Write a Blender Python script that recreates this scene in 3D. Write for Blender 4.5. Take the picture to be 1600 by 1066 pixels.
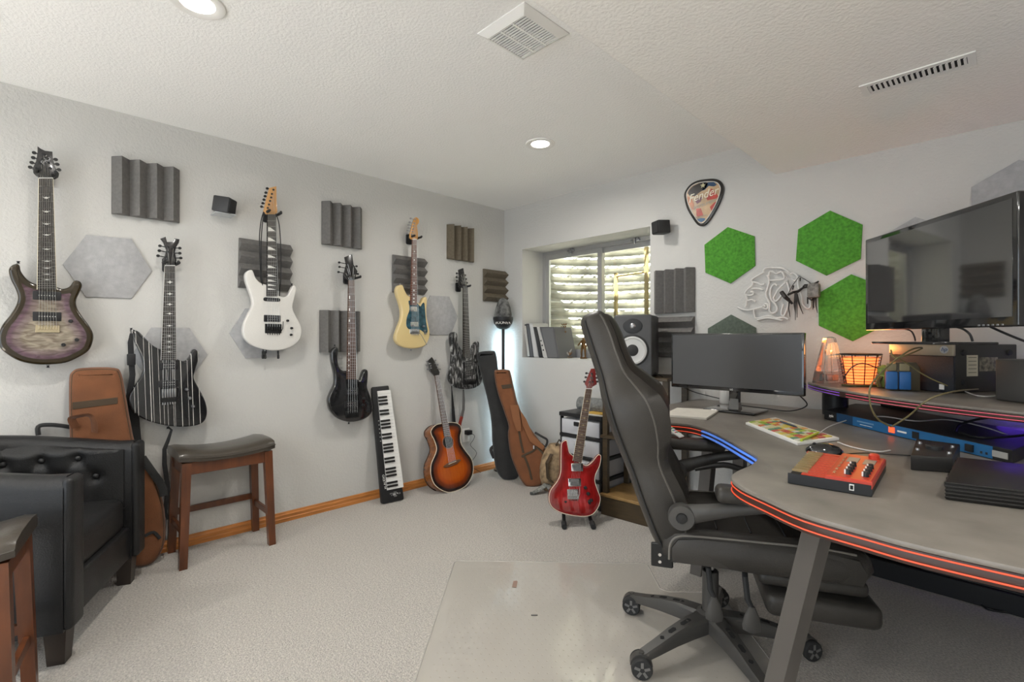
import bpy, bmesh, math, random
from mathutils import Vector, Matrix, geometry
random.seed(7)
D = bpy.data
C = bpy.context.scene.collection
for o in list(D.objects):
    D.objects.remove(o)
PI = math.pi
def R(a): return math.radians(a)

# ------------------------------------------------------------------ camera
CAMZ = 1.196            # eye height
FPX = 762.5             # focal length in pixels of a 1600 px wide frame
YAW = R(45.28)          # angle between the view axis and the guitar wall
HORY = 529.0            # horizon row
FW = Vector((-math.sin(YAW), math.cos(YAW), 0))
RT = Vector((math.cos(YAW), math.sin(YAW), 0))
UP = Vector((0, 0, 1))
CAMP = Vector((0, 0, CAMZ))
cam_d = D.cameras.new('camera')
cam_d.sensor_fit = 'HORIZONTAL'
cam_d.sensor_width = 36.0
cam_d.lens = FPX / 1600 * 36.0
cam_d.shift_y = -(533.0 - HORY) / 1600.0
cam_d.clip_start = 0.02
cam = D.objects.new('camera', cam_d)
C.objects.link(cam)
cam.matrix_world = Matrix(((RT.x, 0, -FW.x, 0), (RT.y, 0, -FW.y, 0), (0, 1, 0, CAMZ), (0, 0, 0, 1)))
bpy.context.scene.camera = cam

# ------------------------------------------------------------------ world, sun, exposure
sc = bpy.context.scene
sc.view_settings.view_transform = 'Standard'
sc.view_settings.look = 'None'
sc.view_settings.gamma = 1.0
sc.view_settings.use_curve_mapping = False
sc.view_settings.exposure = 0.31
world = D.worlds.new('sky')
sc.world = world
world.use_nodes = True
wn = world.node_tree.nodes
wn['Background'].inputs['Color'].default_value = (0.80, 0.90, 1.0, 1)
wn['Background'].inputs['Strength'].default_value = 2.4
sun_d = D.lights.new('sun', 'SUN')
sun_d.energy = 50.0
sun_d.angle = R(0.6)
sun_d.color = (1.0, 0.97, 0.92)
sun = D.objects.new('sun', sun_d)
C.objects.link(sun)
sun.rotation_euler = Vector((-0.22, 0.36, -0.88)).to_track_quat('-Z', 'Y').to_euler()

CAN_POWER = 10.5
CAN_COLOR = (1.0, 0.965, 0.91)

# ------------------------------------------------------------------ helpers
def ray(x, y):
    return FW + RT * ((x - 800.0) / FPX) + UP * ((HORY - y) / FPX)
def P(x, y, z):                       # point at height z seen at (x, y)
    d = ray(x, y)
    return CAMP + d * ((z - CAMZ) / d.z)
def PD(x, y, dist):                   # point at forward distance dist
    return CAMP + ray(x, y) * dist

class Frame:
    """Local axes a (right), b (up), c (out of the face) at a world origin."""
    def __init__(s, o, a, b):
        s.o = Vector(o)
        s.a = Vector(a).normalized()
        c = s.a.cross(Vector(b)).normalized()
        s.b = c.cross(s.a).normalized()
        s.c = c
        s.m = Matrix(((s.a.x, s.b.x, c.x, s.o.x), (s.a.y, s.b.y, c.y, s.o.y), (s.a.z, s.b.z, c.z, s.o.z), (0, 0, 0, 1)))
    def px(s, x, y, c=0.0):           # local (a, b) of the spot seen at (x, y) on the face at depth c
        d = ray(x, y)
        q = s.o + s.c * c
        t = (q - CAMP).dot(s.c) / d.dot(s.c)
        p = CAMP + d * t - s.o
        return (p.dot(s.a), p.dot(s.b))
    def at(s, a, b, c=0.0):
        return s.o + s.a * a + s.b * b + s.c * c
    def sub(s, a, b, c=0.0):
        f = Frame(s.at(a, b, c), s.a, s.b)
        return f

def floor_frame(x, y, deg, z=0.0):    # a = local x (forward), b = local y (left), c = up
    t = R(deg)
    return Frame((x, y, z), (math.cos(t), math.sin(t), 0), (-math.sin(t), math.cos(t), 0))

# ---- materials
MATS = {}
def mat(name, col=(0.8, 0.8, 0.8), rough=0.5, metal=0.0, bump=0.0, bscale=60.0, var=0.0, vscale=8.0, coat=0.0, emit=None, estr=0.0, trans=0.0, sheen=0.0, alpha=1.0, detail=3.0, stretch=None, spec=0.5):
    if name in MATS: return MATS[name]
    m = D.materials.new(name); m.use_nodes = True
    nt = m.node_tree; N = nt.nodes; L = nt.links
    b = N['Principled BSDF']
    b.inputs['Base Color'].default_value = (*col, 1)
    b.inputs['Roughness'].default_value = rough
    b.inputs['Metallic'].default_value = metal
    b.inputs['Specular IOR Level'].default_value = spec
    b.inputs['Coat Weight'].default_value = coat
    b.inputs['Coat Roughness'].default_value = 0.04
    b.inputs['Transmission Weight'].default_value = trans
    b.inputs['Sheen Weight'].default_value = sheen
    b.inputs['Alpha'].default_value = alpha
    if emit:
        b.inputs['Emission Color'].default_value = (*emit, 1)
        b.inputs['Emission Strength'].default_value = estr
    if bump or var:
        tc = N.new('ShaderNodeTexCoord')
        src = tc.outputs['Object']
        if stretch:
            mp = N.new('ShaderNodeMapping'); mp.inputs['Scale'].default_value = stretch
            L.new(src, mp.inputs['Vector']); src = mp.outputs['Vector']
    if var:
        n = N.new('ShaderNodeTexNoise'); n.inputs['Scale'].default_value = vscale; n.inputs['Detail'].default_value = detail
        L.new(src, n.inputs['Vector'])
        r = N.new('ShaderNodeValToRGB')
        r.color_ramp.elements[0].position = 0.3; r.color_ramp.elements[1].position = 0.7
        r.color_ramp.elements[0].color = (*[c * (1 - var) for c in col], 1)
        r.color_ramp.elements[1].color = (*[min(1, c * (1 + var)) for c in col], 1)
        L.new(n.outputs['Fac'], r.inputs['Fac']); L.new(r.outputs['Color'], b.inputs['Base Color'])
    if bump:
        n = N.new('ShaderNodeTexNoise'); n.inputs['Scale'].default_value = bscale; n.inputs['Detail'].default_value = detail
        L.new(src, n.inputs['Vector'])
        bp = N.new('ShaderNodeBump'); bp.inputs['Strength'].default_value = bump; bp.inputs['Distance'].default_value = 0.01
        L.new(n.outputs['Fac'], bp.inputs['Height']); L.new(bp.outputs['Normal'], b.inputs['Normal'])
    MATS[name] = m
    return m

# ---- mesh builder
class MB:
    def __init__(s): s.v = []; s.f = []; s.edge = None
    def add(s, vs, fs):
        k = len(s.v); s.v += [tuple(v) for v in vs]; s.f += [tuple(i + k for i in f) for f in fs]; return s
    def box(s, x0, x1, y0, y1, z0, z1, m=None):
        vs = [Vector((x, y, z)) for z in (z0, z1) for y in (y0, y1) for x in (x0, x1)]
        if m: vs = [m @ v for v in vs]
        return s.add(vs, [(0, 2, 3, 1), (4, 5, 7, 6), (0, 1, 5, 4), (2, 6, 7, 3), (0, 4, 6, 2), (1, 3, 7, 5)])
    def rbox(s, x0, x1, y0, y1, z0, z1, r=0.005, seg=2, m=None):
        bm = bmesh.new()
        bmesh.ops.create_cube(bm, size=1)
        for v in bm.verts:
            v.co = Vector(((x0 + x1) / 2 + v.co.x * (x1 - x0), (y0 + y1) / 2 + v.co.y * (y1 - y0), (z0 + z1) / 2 + v.co.z * (z1 - z0)))
        r = min(r, 0.49 * min(x1 - x0, y1 - y0, z1 - z0))
        bmesh.ops.bevel(bm, geom=bm.edges[:], offset=r, segments=seg, profile=0.5, affect='EDGES')
        bm.verts.index_update()
        vs = [v.co.copy() for v in bm.verts]; fs = [[v.index for v in f.verts] for f in bm.faces]
        bm.free()
        if m: vs = [m @ v for v in vs]
        return s.add(vs, fs)
    def loft(s, rings, cap0=True, cap1=True, closed=True):
        n = len(rings[0]); k = len(s.v); fs = []
        for i in range(len(rings) - 1):
            for j in range(n if closed else n - 1):
                j2 = (j + 1) % n
                fs.append((i * n + j, i * n + j2, (i + 1) * n + j2, (i + 1) * n + j))
        if cap0: fs.append(tuple(range(n - 1, -1, -1)))
        if cap1: fs.append(tuple((len(rings) - 1) * n + j for j in range(n)))
        return s.add([p for r in rings for p in r], fs)
    def tube(s, pts, rad, n=6, flat=None):
        pts = [Vector(p) for p in pts]
        rings = []; up = None
        for i, p in enumerate(pts):
            t = (pts[min(i + 1, len(pts) - 1)] - pts[max(i - 1, 0)])
            if t.length < 1e-9: t = Vector((0, 0, 1))
            t.normalize()
            if up is None:
                up = Vector((0, 0, 1)) if abs(t.z) < 0.9 else Vector((1, 0, 0))
            side = t.cross(up)
            if side.length < 1e-6: side = t.cross(Vector((0, 1, 0)))
            side.normalize(); up = side.cross(t).normalized()
            r = rad[i] if isinstance(rad, (list, tuple)) else rad
            fl = flat or 1.0
            rings.append([p + side * (r * math.cos(2 * PI * j / n)) + up * (r * fl * math.sin(2 * PI * j / n)) for j in range(n)])
        return s.loft(rings)
    def lathe(s, prof, o=(0, 0, 0), axis='z', n=16, m=None):
        o = Vector(o); rings = []
        for r, h in prof:
            ring = []
            for j in range(n):
                a = 2 * PI * j / n; c, d = r * math.cos(a), r * math.sin(a)
                v = {'z': Vector((c, d, h)), 'y': Vector((d, h, c)), 'x': Vector((h, c, d))}[axis]
                ring.append((m @ (o + v)) if m else o + v)
            rings.append(ring)
        return s.loft(rings)
    def plate(s, out, c0, c1, r=0.0, seg=3, rb=None):
        """extruded outline (list of (a, b)) from c0 (back) to c1 (front), edges rounded by r"""
        out = ccw(out); n = len(out); nr = normals2(out)
        rb = r if rb is None else rb
        rings = []
        def ring(ins, c): return [(out[i][0] - nr[i][0] * ins, out[i][1] - nr[i][1] * ins, c) for i in range(n)]
        if rb > 0:
            for k in range(seg + 1):
                t = PI / 2 * k / seg
                rings.append(ring(rb * (1 - math.sin(t)), c0 + rb * (1 - math.cos(t))))
        else: rings.append(ring(0, c0))
        if r > 0:
            for k in range(seg + 1):
                t = PI / 2 * k / seg
                rings.append(ring(r * (1 - math.cos(t)), c1 - r * (1 - math.sin(t))))
        else: rings.append(ring(0, c1))
        return s.loft(rings)
    def build(s, name, m, parent=None, frame=None, smooth=True, ang=38, mods=None):
        me = D.meshes.new(name)
        me.from_pydata([tuple(v) for v in s.v], [], s.f)
        me.materials.append(m); me.update()
        bm = bmesh.new(); bm.from_mesh(me)
        bmesh.ops.recalc_face_normals(bm, faces=bm.faces[:])
        bm.to_mesh(me); bm.free()
        if smooth:
            me.shade_smooth(); me.set_sharp_from_angle(angle=R(ang))
        o = D.objects.new(name, me); C.objects.link(o)
        if frame is not None: o.matrix_world = frame.m if isinstance(frame, Frame) else frame
        if parent is not None: o.parent = parent
        return o

def area2(o): return 0.5 * sum(o[i][0] * o[(i + 1) % len(o)][1] - o[(i + 1) % len(o)][0] * o[i][1] for i in range(len(o)))
def ccw(o): return list(o) if area2(o) > 0 else list(reversed(o))
def normals2(o):
    n = len(o); res = []
    for i in range(n):
        a, b, c = o[i - 1], o[i], o[(i + 1) % n]
        e1 = Vector((b[0] - a[0], b[1] - a[1])); e2 = Vector((c[0] - b[0], c[1] - b[1]))
        if e1.length > 1e-12: e1.normalize()
        if e2.length > 1e-12: e2.normalize()
        t = e1 + e2
        if t.length < 1e-6: t = e1
        t.normalize()
        k = max(0.5, t.dot(e1))
        res.append((t.y / k, -t.x / k))
    return res
def smooth2(pts, k=4, closed=True):
    n = len(pts); out = []
    d = len(pts[0])
    for i in range(n if closed else n - 1):
        g = (lambda j: pts[j % n]) if closed else (lambda j: pts[max(0, min(n - 1, j))])
        p0, p1, p2, p3 = g(i - 1), g(i), g(i + 1), g(i + 2)
        for q in range(k):
            t = q / k; t2 = t * t; t3 = t2 * t
            out.append(tuple(0.5 * (2 * p1[e] + (p2[e] - p0[e]) * t + (2 * p0[e] - 5 * p1[e] + 4 * p2[e] - p3[e]) * t2 + (3 * p1[e] - p0[e] - 3 * p2[e] + p3[e]) * t3) for e in range(d)))
    if not closed: out.append(tuple(pts[-1]))
    return out
def inside(p, o):
    r = False; n = len(o)
    for i in range(n):
        a, b = o[i], o[i - 1]
        if (a[1] > p[1]) != (b[1] > p[1]) and p[0] < (b[0] - a[0]) * (p[1] - a[1]) / (b[1] - a[1]) + a[0]: r = not r
    return r
def segdist(p, o):
    best = 9.0; n = len(o); px, py = p
    for i in range(n):
        ax, ay = o[i]; bx, by = o[(i + 1) % n]
        dx, dy = bx - ax, by - ay; l = dx * dx + dy * dy
        t = 0 if l == 0 else max(0, min(1, ((px - ax) * dx + (py - ay) * dy) / l))
        q = (px - ax - dx * t) ** 2 + (py - ay - dy * t) ** 2
        if q < best: best = q
    return math.sqrt(best)
def rrect(x0, x1, y0, y1, r, k=4):
    o = []
    for cx, cy, a0 in ((x1 - r, y1 - r, 0), (x0 + r, y1 - r, 90), (x0 + r, y0 + r, 180), (x1 - r, y0 + r, 270)):
        for i in range(k + 1):
            a = R(a0 + 90 * i / k); o.append((cx + r * math.cos(a), cy + r * math.sin(a)))
    return o
def circ(cx, cy, r, n=20, ry=None):
    return [(cx + r * math.cos(2 * PI * i / n), cy + (ry or r) * math.sin(2 * PI * i / n)) for i in range(n)]

# ---- things
def tag(o, label=None, cat=None, group=None, kind=None):
    if label: o['label'] = label
    if cat: o['category'] = cat
    if group: o['group'] = group
    if kind: o['kind'] = kind
    return o
def thing(name, label, cat, frame, group=None):
    o = D.objects.new(name, None); C.objects.link(o)
    o.empty_display_size = 0.05
    o.matrix_world = frame.m
    return tag(o, label, cat, group)
def struct(o, label=None):
    o['kind'] = 'structure'
    if label: o['label'] = label
    return o
def copy_tree(o, parent=None):
    c = o.copy(); C.objects.link(c)
    if parent is not None: c.parent = parent
    for ch in [x for x in D.objects if x.parent == o]: copy_tree(ch, c)
    return c
def text_mesh(mb, txt, size, ax, ay, c, shear=0.0, rot=0.0, sx=1.0, depth=0.0006, align='CENTER'):
    """flat lettering added to a mesh builder, in the a/b plane at depth c"""
    cu = D.curves.new('t', 'FONT'); cu.body = txt; cu.size = size; cu.align_x = align; cu.align_y = 'CENTER'; cu.shear = shear
    cu.extrude = depth; cu.resolution_u = 3
    ob = D.objects.new('t', cu); C.objects.link(ob)
    bpy.context.view_layer.update()
    me = D.meshes.new_from_object(ob)
    cs, sn = math.cos(rot), math.sin(rot)
    mb.add([(ax + (v.co.x * sx) * cs - v.co.y * sn, ay + (v.co.x * sx) * sn + v.co.y * cs, c + v.co.z) for v in me.vertices], [tuple(p.vertices) for p in me.polygons])
    D.objects.remove(ob); D.curves.remove(cu); D.meshes.remove(me)
    return mb
# ------------------------------------------------------------------ common materials
M = {}
M['wall'] = mat('wall_paint', (0.575, 0.567, 0.542), 0.75, bump=0.3, bscale=75, detail=4)
M['ceil'] = mat('ceiling_texture', (0.90, 0.897, 0.88), 0.8, bump=0.38, bscale=85, detail=5)
M['carpet'] = mat('carpet', (0.50, 0.465, 0.42), 0.95, bump=1.0, bscale=170, var=0.30, vscale=120, sheen=0.25, detail=6)
M['oak'] = mat('oak_trim', (0.50, 0.19, 0.045), 0.4, var=0.28, vscale=5, stretch=(18, 1.2, 18), bump=0.1, bscale=30)
M['oakx'] = mat('oak_trim_x', (0.50, 0.19, 0.045), 0.4, var=0.28, vscale=5, stretch=(1.2, 18, 18), bump=0.1, bscale=30)
M['white_pl'] = mat('white_plastic', (0.82, 0.81, 0.78), 0.4)
M['alu'] = mat('aluminium', (0.50, 0.50, 0.50), 0.42, 0.75)
M['black_pl'] = mat('black_plastic', (0.018, 0.018, 0.019), 0.42, spec=.35)
M['black_gl'] = mat('black_gloss', (0.008, 0.008, 0.009), 0.08, coat=0.8)
M['black_metal'] = mat('black_metal', (0.03, 0.03, 0.03), 0.35, 0.6)
M['chrome'] = mat('chrome', (0.75, 0.75, 0.75), 0.18, 1.0)
M['steel'] = mat('dull_steel', (0.35, 0.35, 0.36), 0.35, 0.9)
M['rubber'] = mat('rubber', (0.02, 0.02, 0.02), 0.75)
M['dark'] = mat('dark_void', (0.01, 0.01, 0.01), 0.9)
M['wire'] = mat('black_cable', (0.015, 0.015, 0.016), 0.5)
M['glass'] = None
def glass_mat(name, tint=(1, 1, 1), gloss=0.08, rough=0.0):
    m = D.materials.new(name); m.use_nodes = True; nt = m.node_tree; nt.nodes.clear()
    o = nt.nodes.new('ShaderNodeOutputMaterial'); t = nt.nodes.new('ShaderNodeBsdfTransparent'); g = nt.nodes.new('ShaderNodeBsdfGlossy'); mx = nt.nodes.new('ShaderNodeMixShader')
    t.inputs['Color'].default_value = (*tint, 1); g.inputs['Roughness'].default_value = rough
    mx.inputs['Fac'].default_value = gloss
    nt.links.new(t.outputs[0], mx.inputs[1]); nt.links.new(g.outputs[0], mx.inputs[2]); nt.links.new(mx.outputs[0], o.inputs['Surface'])
    return m
M['glass'] = glass_mat('window_glass', (0.93, 0.96, 0.95), 0.06)

# ------------------------------------------------------------------ room
XL, YB, XR, YF, H = -3.312, 3.178, 1.15, -2.3, 2.40
SOFX, SOFZ = -0.975, 2.18
WX0, WX1, WZ0, WZ1, WD = -3.077, -1.796, 1.025, 2.003, 0.30
struct(MB().box(XL - .1, XR + .1, YF - .1, YB + .1, -0.1, 0).build('floor', M['carpet'], smooth=False), 'light beige wall-to-wall carpet')
struct(MB().box(XL - .1, XR + .1, YF - .1, YB + .05, H, H + 0.1).build('ceiling', M['ceil'], smooth=False), 'white textured ceiling')
ceil = D.objects['ceiling']
sof = [(XR + .05, H + .02), (SOFX, H + .02)] + [(SOFX + .014 * (1 - math.cos(R(a))), SOFZ + .014 * (1 - math.sin(R(a)))) for a in (0, 22, 45, 68, 90)] + [(XR + .05, SOFZ)]
MB().loft([[(x, y, z) for x, z in sof] for y in (YF - .05, YB + .02)]).build('soffit', mat('soffit_texture', (0.90, 0.885, 0.845), 0.8, bump=0.38, bscale=85, detail=5), ceil, ang=50)
struct(MB().box(XL - .1, XL, YF - .1, YB + .05, -0.05, H + .05).build('wall_left', M['wall'], smooth=False), 'white wall hung with guitars')
wb = MB()
wb.box(XL - .1, WX0, YB, YB + WD, -0.05, H + .05).box(WX1, XR + .1, YB, YB + WD, -0.05, H + .05)
wb.box(WX0, WX1, YB, YB + WD, -0.05, WZ0).box(WX0, WX1, YB, YB + WD, WZ1, H + .05)
struct(wb.build('wall_back', M['wall'], smooth=False), 'white wall with the recessed window')
struct(MB().box(XR, XR + .1, YF - .1, YB + .05, -0.05, H + .05).build('wall_right', M['wall'], smooth=False), 'white side wall')
OX0, OX1, OZ = -2.75, 0.85, 2.08                 # unseen opening added behind the viewer so daylight reaches the ceiling
wf = MB().box(XL - .1, OX0, YF - .1, YF, -0.05, H + .05).box(OX1, XR + .1, YF - .1, YF, -0.05, H + .05).box(OX0, OX1, YF - .1, YF, OZ, H + .05)
struct(wf.build('wall_front', M['wall'], smooth=False), 'white wall behind the viewer with an added daylight opening')
por = D.lights.new('daylight_portal', 'AREA'); por.shape = 'RECTANGLE'; por.size = OX1 - OX0; por.size_y = OZ; por.cycles.is_portal = True
po_ = D.objects.new('daylight_portal', por); C.objects.link(po_); po_.location = ((OX0 + OX1) / 2, YF - .05, OZ / 2); po_.rotation_euler = (R(90), 0, 0)
por2 = D.lights.new('window_portal', 'AREA'); por2.shape = 'RECTANGLE'; por2.size = WX1 - WX0; por2.size_y = WZ1 - WZ0; por2.cycles.is_portal = True
po2 = D.objects.new('window_portal', por2); C.objects.link(po2); po2.location = ((WX0 + WX1) / 2, YB + WD + .01, (WZ0 + WZ1) / 2); po2.rotation_euler = (R(-90), 0, 0)
def baseboard(name, m, p0, p1, n):
    # moulded profile swept along the wall foot
    prof = [(0, 0), (0.013, 0), (0.013, 0.022), (0.010, 0.026), (0.011, 0.045), (0.007, 0.052), (0.006, 0.060), (0, 0.064)]
    p0, p1, n = Vector(p0), Vector(p1), Vector(n)
    o = MB().loft([[p + n * a + UP * b for a, b in prof] for p in (p0, p1)]).build(name, m, smooth=False)
    return struct(o, 'honey oak baseboard')
baseboard('baseboard_left', M['oak'], (XL, YF, 0), (XL, YB, 0), (1, 0, 0))
baseboard('baseboard_back', M['oakx'], (XL, YB, 0), (XR, YB, 0), (0, -1, 0))

FL = Frame((XL, 0, 0), (0, 1, 0), (0, 0, 1))      # guitar wall: a = +y, b = up, c = out of the wall
FB = Frame((0, YB, 0), (1, 0, 0), (0, 0, 1))      # window wall: a = +x, b = up, c = out of the wall

# window: frame, two sashes, panes, latches
win = D.objects.new('window_1', None); C.objects.link(win); struct(win, 'aluminium sliding window in a deep white recess')
FWN = Frame((0, YB + WD - 0.012, 0), (1, 0, 0), (0, 0, 1)); win.matrix_world = FWN.m
def rect_frame(mb, x0, x1, z0, z1, t, c0, c1):
    mb.box(x0, x1, z0, z0 + t, c0, c1).box(x0, x1, z1 - t, z1, c0, c1).box(x0, x0 + t, z0 + t, z1 - t, c0, c1).box(x1 - t, x1, z0 + t, z1 - t, c0, c1)
    return mb
rect_frame(MB(), WX0, WX1, WZ0, WZ1, 0.032, -0.07, 0.012).build('window_frame', M['alu'], win, smooth=False)
xm = (WX0 + WX1) / 2 - 0.005
for (a0, a1, c0, c1) in ((WX0 + .032, xm + .028, -0.02, 0.004), (xm - .018, WX1 - .032, -0.05, -0.026)):
    sa = rect_frame(MB(), a0, a1, WZ0 + .032, WZ1 - .032, 0.042, c0, c1).build('sash', M['alu'], win, smooth=False)
    MB().box(a0 + .04, a1 - .04, WZ0 + .07, WZ1 - .07, c0 + .009, c0 + .014).build('pane', M['glass'], sa, smooth=False)
for px in (0.27, 0.78):
    ax = WX0 + (WX1 - WX0) * px
    l = MB().rbox(ax - .04, ax + .04, WZ1 - .030, WZ1 - .012, 0.012, 0.03, 0.004).rbox(ax - .008, ax + .008, WZ1 - .05, WZ1 - .004, 0.02, 0.042, 0.004).rbox(ax + .012, ax + .03, WZ1 - .022, WZ1 - .002, 0.02, 0.038, 0.003)
    l.build('latch', M['steel'], win)

# window well outside: corrugated steel half round, gravel, ladder, grate
wx, wr = (WX0 + WX1) / 2, 0.82
WY = YB + WD + 0.002
galv = mat('galvanised_steel', (0.50, 0.485, 0.42), 0.55, 0.1, var=0.35, vscale=5, bump=0.1, bscale=20)
mb = MB(); rows = []
for i in range(0, 145):
    z = 0.55 + i * (2.75 - 0.55) / 144
    r = wr + 0.026 * math.sin(2 * PI * z / 0.088)
    rows.append([(wx + r * math.cos(PI * j / 40), WY + r * 1.05 * math.sin(PI * j / 40), z) for j in range(41)])
mb.loft(rows, False, False, closed=False)
well = mb.build('window_well', galv); tag(well, 'corrugated galvanised window well outside the window', 'window well')
gv = MB().plate([(wx + .79 * math.cos(PI * j / 24), WY + .01 + .82 * math.sin(PI * j / 24)) for j in range(25)], 0.5, 0.6).build('gravel', mat('gravel', (0.42, 0.38, 0.32), 0.95, bump=1.0, bscale=40, var=0.4, vscale=40), well); gv['kind'] = 'stuff'
ladder = thing('egress_ladder', 'yellowed metal ladder standing in the window well', 'ladder', Frame((-2.36, WY + 0.34, 0.6), (1, -0.2, 0), (0, 0, 1)))
lm = mat('weathered_brass', (0.55, 0.42, 0.20), 0.4, 0.5, var=0.2, vscale=9)
for a in (-0.17, 0.19): MB().box(a - .014, a + .014, 0, 1.75 if a > 0 else 1.2, -.012, .012).build('rail', lm, ladder, smooth=False)
for b in (0.25, 0.72, 1.17): MB().tube([(-.17, b, 0), (.19, b, 0)], 0.011, 8).build('rung', lm, ladder)
grate = thing('well_grate', 'metal grate covering the top of the window well', 'grate', Frame((wx, WY, 2.2), (1, 0, 0), (0, 1, 0)))
gm = MB()
for i in range(-8, 9): gm.box(i * .085 - .007, i * .085 + .007, 0.02, .80 * math.sqrt(max(.05, 1 - (i * .085 / .80) ** 2)), 0, 0.012)
for j in range(8): gm.box(-.79 * math.sqrt(1 - (j * .1 / .82) ** 2), .79 * math.sqrt(1 - (j * .1 / .82) ** 2), j * .095, j * .095 + .012, 0, .012)
gm.build('bars', galv, grate, smooth=False)['kind'] = 'stuff'

# ------------------------------------------------------------------ recessed lights, vents
em_can = mat('led_disc', (1, 1, 1), 0.5, emit=(1.0, 0.93, 0.80), estr=9.0)
def can_light(x, y, label, z=H):
    f = Frame((x, y, z), (1, 0, 0), (0, -1, 0))   # c points down
    t = thing('recessed_light', label, 'ceiling light', f, 'recessed ceiling lights')
    MB().lathe([(0.047, 0.002), (0.062, 0.004), (0.078, 0.009), (0.088, 0.006), (0.090, 0.0), (0.046, -0.001)], n=32).build('trim_ring', M['white_pl'], t)
    MB().lathe([(0.0005, 0.0035), (0.056, 0.0035), (0.056, 0.001), (0.0005, 0.001)], n=32).build('diffuser', em_can, t)
    ld = D.lights.new('recessed_lamp', 'AREA'); ld.shape = 'DISK'; ld.size = 0.11; ld.energy = CAN_POWER; ld.color = CAN_COLOR; ld.spread = R(170)
    lo = D.objects.new('recessed_lamp', ld); C.objects.link(lo); lo.location = (0, 0, 0.014); lo.rotation_euler = (PI, 0, 0); lo.parent = t
    return t
can_light(-2.02, 2.246, 'round recessed ceiling light nearest the window')
can_light(-2.037, 0.43, 'round recessed ceiling light at the top edge of the picture')
can_light(-2.03, -1.40, 'round recessed ceiling light behind the viewer on the guitar side')
can_light(-0.45, -1.40, 'unseen recessed light added to the soffit behind the viewer', SOFZ)  # added out of view to raise the ambient light
can_light(0.45, 0.75, 'unseen recessed light added to the soffit above the viewer', SOFZ)  # added out of view, kept for its light on the desk

vent = thing('exhaust_fan_grille', 'square white slotted exhaust fan grille on the ceiling', 'vent', Frame((-1.335, 1.385, H), (1, 0, 0), (0, -1, 0)))
vb = MB()
o_, i_ = 0.128, 0.098
for s in range(4):
    m4 = Matrix.Rotation(PI / 2 * s, 4, 'Z')
    vb.add([m4 @ Vector(p) for p in ((-o_, -o_, 0), (o_, -o_, 0), (o_, -o_, 0.004), (-o_, -o_, 0.004), (-i_, -i_, 0.022), (i_, -i_, 0.022), (i_, -i_, 0.0), (-i_, -i_, 0))], [(0, 1, 2, 3), (3, 2, 5, 4), (4, 5, 6, 7)])
vb.build('vent_frame', M['white_pl'], vent, smooth=False)
MB().box(-i_, i_, -i_, i_, 0.001, 0.003).build('vent_back', M['dark'], vent, smooth=False)
for k in range(15):
    y = -i_ + (k + 0.5) * 2 * i_ / 15
    MB().box(-i_, i_, y - .0031, y + .0031, 0.0165, 0.0205).build('slat', M['white_pl'], vent, smooth=False)
for k in (-1, 1): MB().box(k * i_ / 3 - .004, k * i_ / 3 + .004, -i_, i_, 0.006, 0.0215).build('cross_bar', M['white_pl'], vent, smooth=False)
reg = thing('air_register', 'long narrow white air register in the soffit', 'vent', Frame((-0.235, 2.352, SOFZ), (1, 0, 0), (0, -1, 0)))
rect_frame(MB(), -.165, .165, -.055, .055, 0.022, 0, 0.005).build('register_frame', M['white_pl'], reg, smooth=False)
MB().box(-.145, .145, -.034, .034, 0.0005, 0.0015).build('register_back', M['dark'], reg, smooth=False)
for k in range(18):
    x = -.137 + k * .274 / 17
    MB().box(-.0045, .0045, -.033, .033, -.0008, .0008, Matrix.Translation((x, 0, .006)) @ Matrix.Rotation(R(32), 4, 'Y')).build('louvre', M['white_pl'], reg, smooth=False)
# ------------------------------------------------------------------ acoustic foam and felt panels
foam_m = mat('charcoal_foam', (0.17, 0.163, 0.155), 0.95, bump=0.5, bscale=400, var=0.12, vscale=60)
foam_b = mat('brown_foam', (0.155, 0.128, 0.09), 0.95, bump=0.5, bscale=400, var=0.12, vscale=60)
def foam_panel(F, cx, cy, label, vertical=True, size=0.305, m=foam_m, roll=0.0, n=4, group='acoustic foam wedge panels', size_b=None):
    a, b = F.px(cx, cy, 0.02)
    f = F.sub(a, b, 0.001)
    if roll: f = Frame(f.o, f.a * math.cos(R(roll)) + f.b * math.sin(R(roll)), f.b * math.cos(R(roll)) - f.a * math.sin(R(roll)))
    t = thing('acoustic_foam_panel', label, 'foam panel', f, group)
    h = size / 2; hb = (size_b or size) / 2
    MB().box(-h, h, -hb, hb, 0, 0.014).build('foam_base', m, t, smooth=False)
    for k in range(n):
        if vertical:
            w = 2 * h / n; x0 = -h + k * w
            sec = [(x0, 0.0135), (x0 + w, 0.0135), (x0 + w * 0.5, 0.060)]
            MB().loft([[(p[0], -hb, p[1]) for p in sec], [(p[0], hb, p[1]) for p in sec]]).build('wedge', m, t, smooth=False)
        else:
            w = 2 * hb / n; y0 = -hb + k * w
            sec = [(y0, 0.0135), (y0 + w, 0.0135), (y0 + w * 0.5, 0.060)]
            MB().loft([[(-h, p[0], p[1]) for p in sec], [(h, p[0], p[1]) for p in sec]]).build('wedge', m, t, smooth=False)
    return t
foam_panel(FL, 230, 298, 'charcoal foam panel with upright wedges above the light grey hexagon', True, 0.30)
foam_panel(FL, 415, 415, 'charcoal foam panel with level wedges behind the white guitar neck', False, 0.305, roll=-1)
foam_panel(FL, 536, 353, 'charcoal foam panel with upright wedges above the black bass headstock', True, 0.295)
foam_panel(FL, 533, 518, 'charcoal foam panel with upright wedges behind the black bass neck', True, 0.295, size_b=0.29)
foam_panel(FL, 640, 430, 'charcoal foam panel with level wedges behind the cream guitar neck', False, 0.29)
foam_panel(FL, 721, 381, 'brown foam panel with upright wedges high up near the corner', True, 0.29, m=foam_b)
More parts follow.
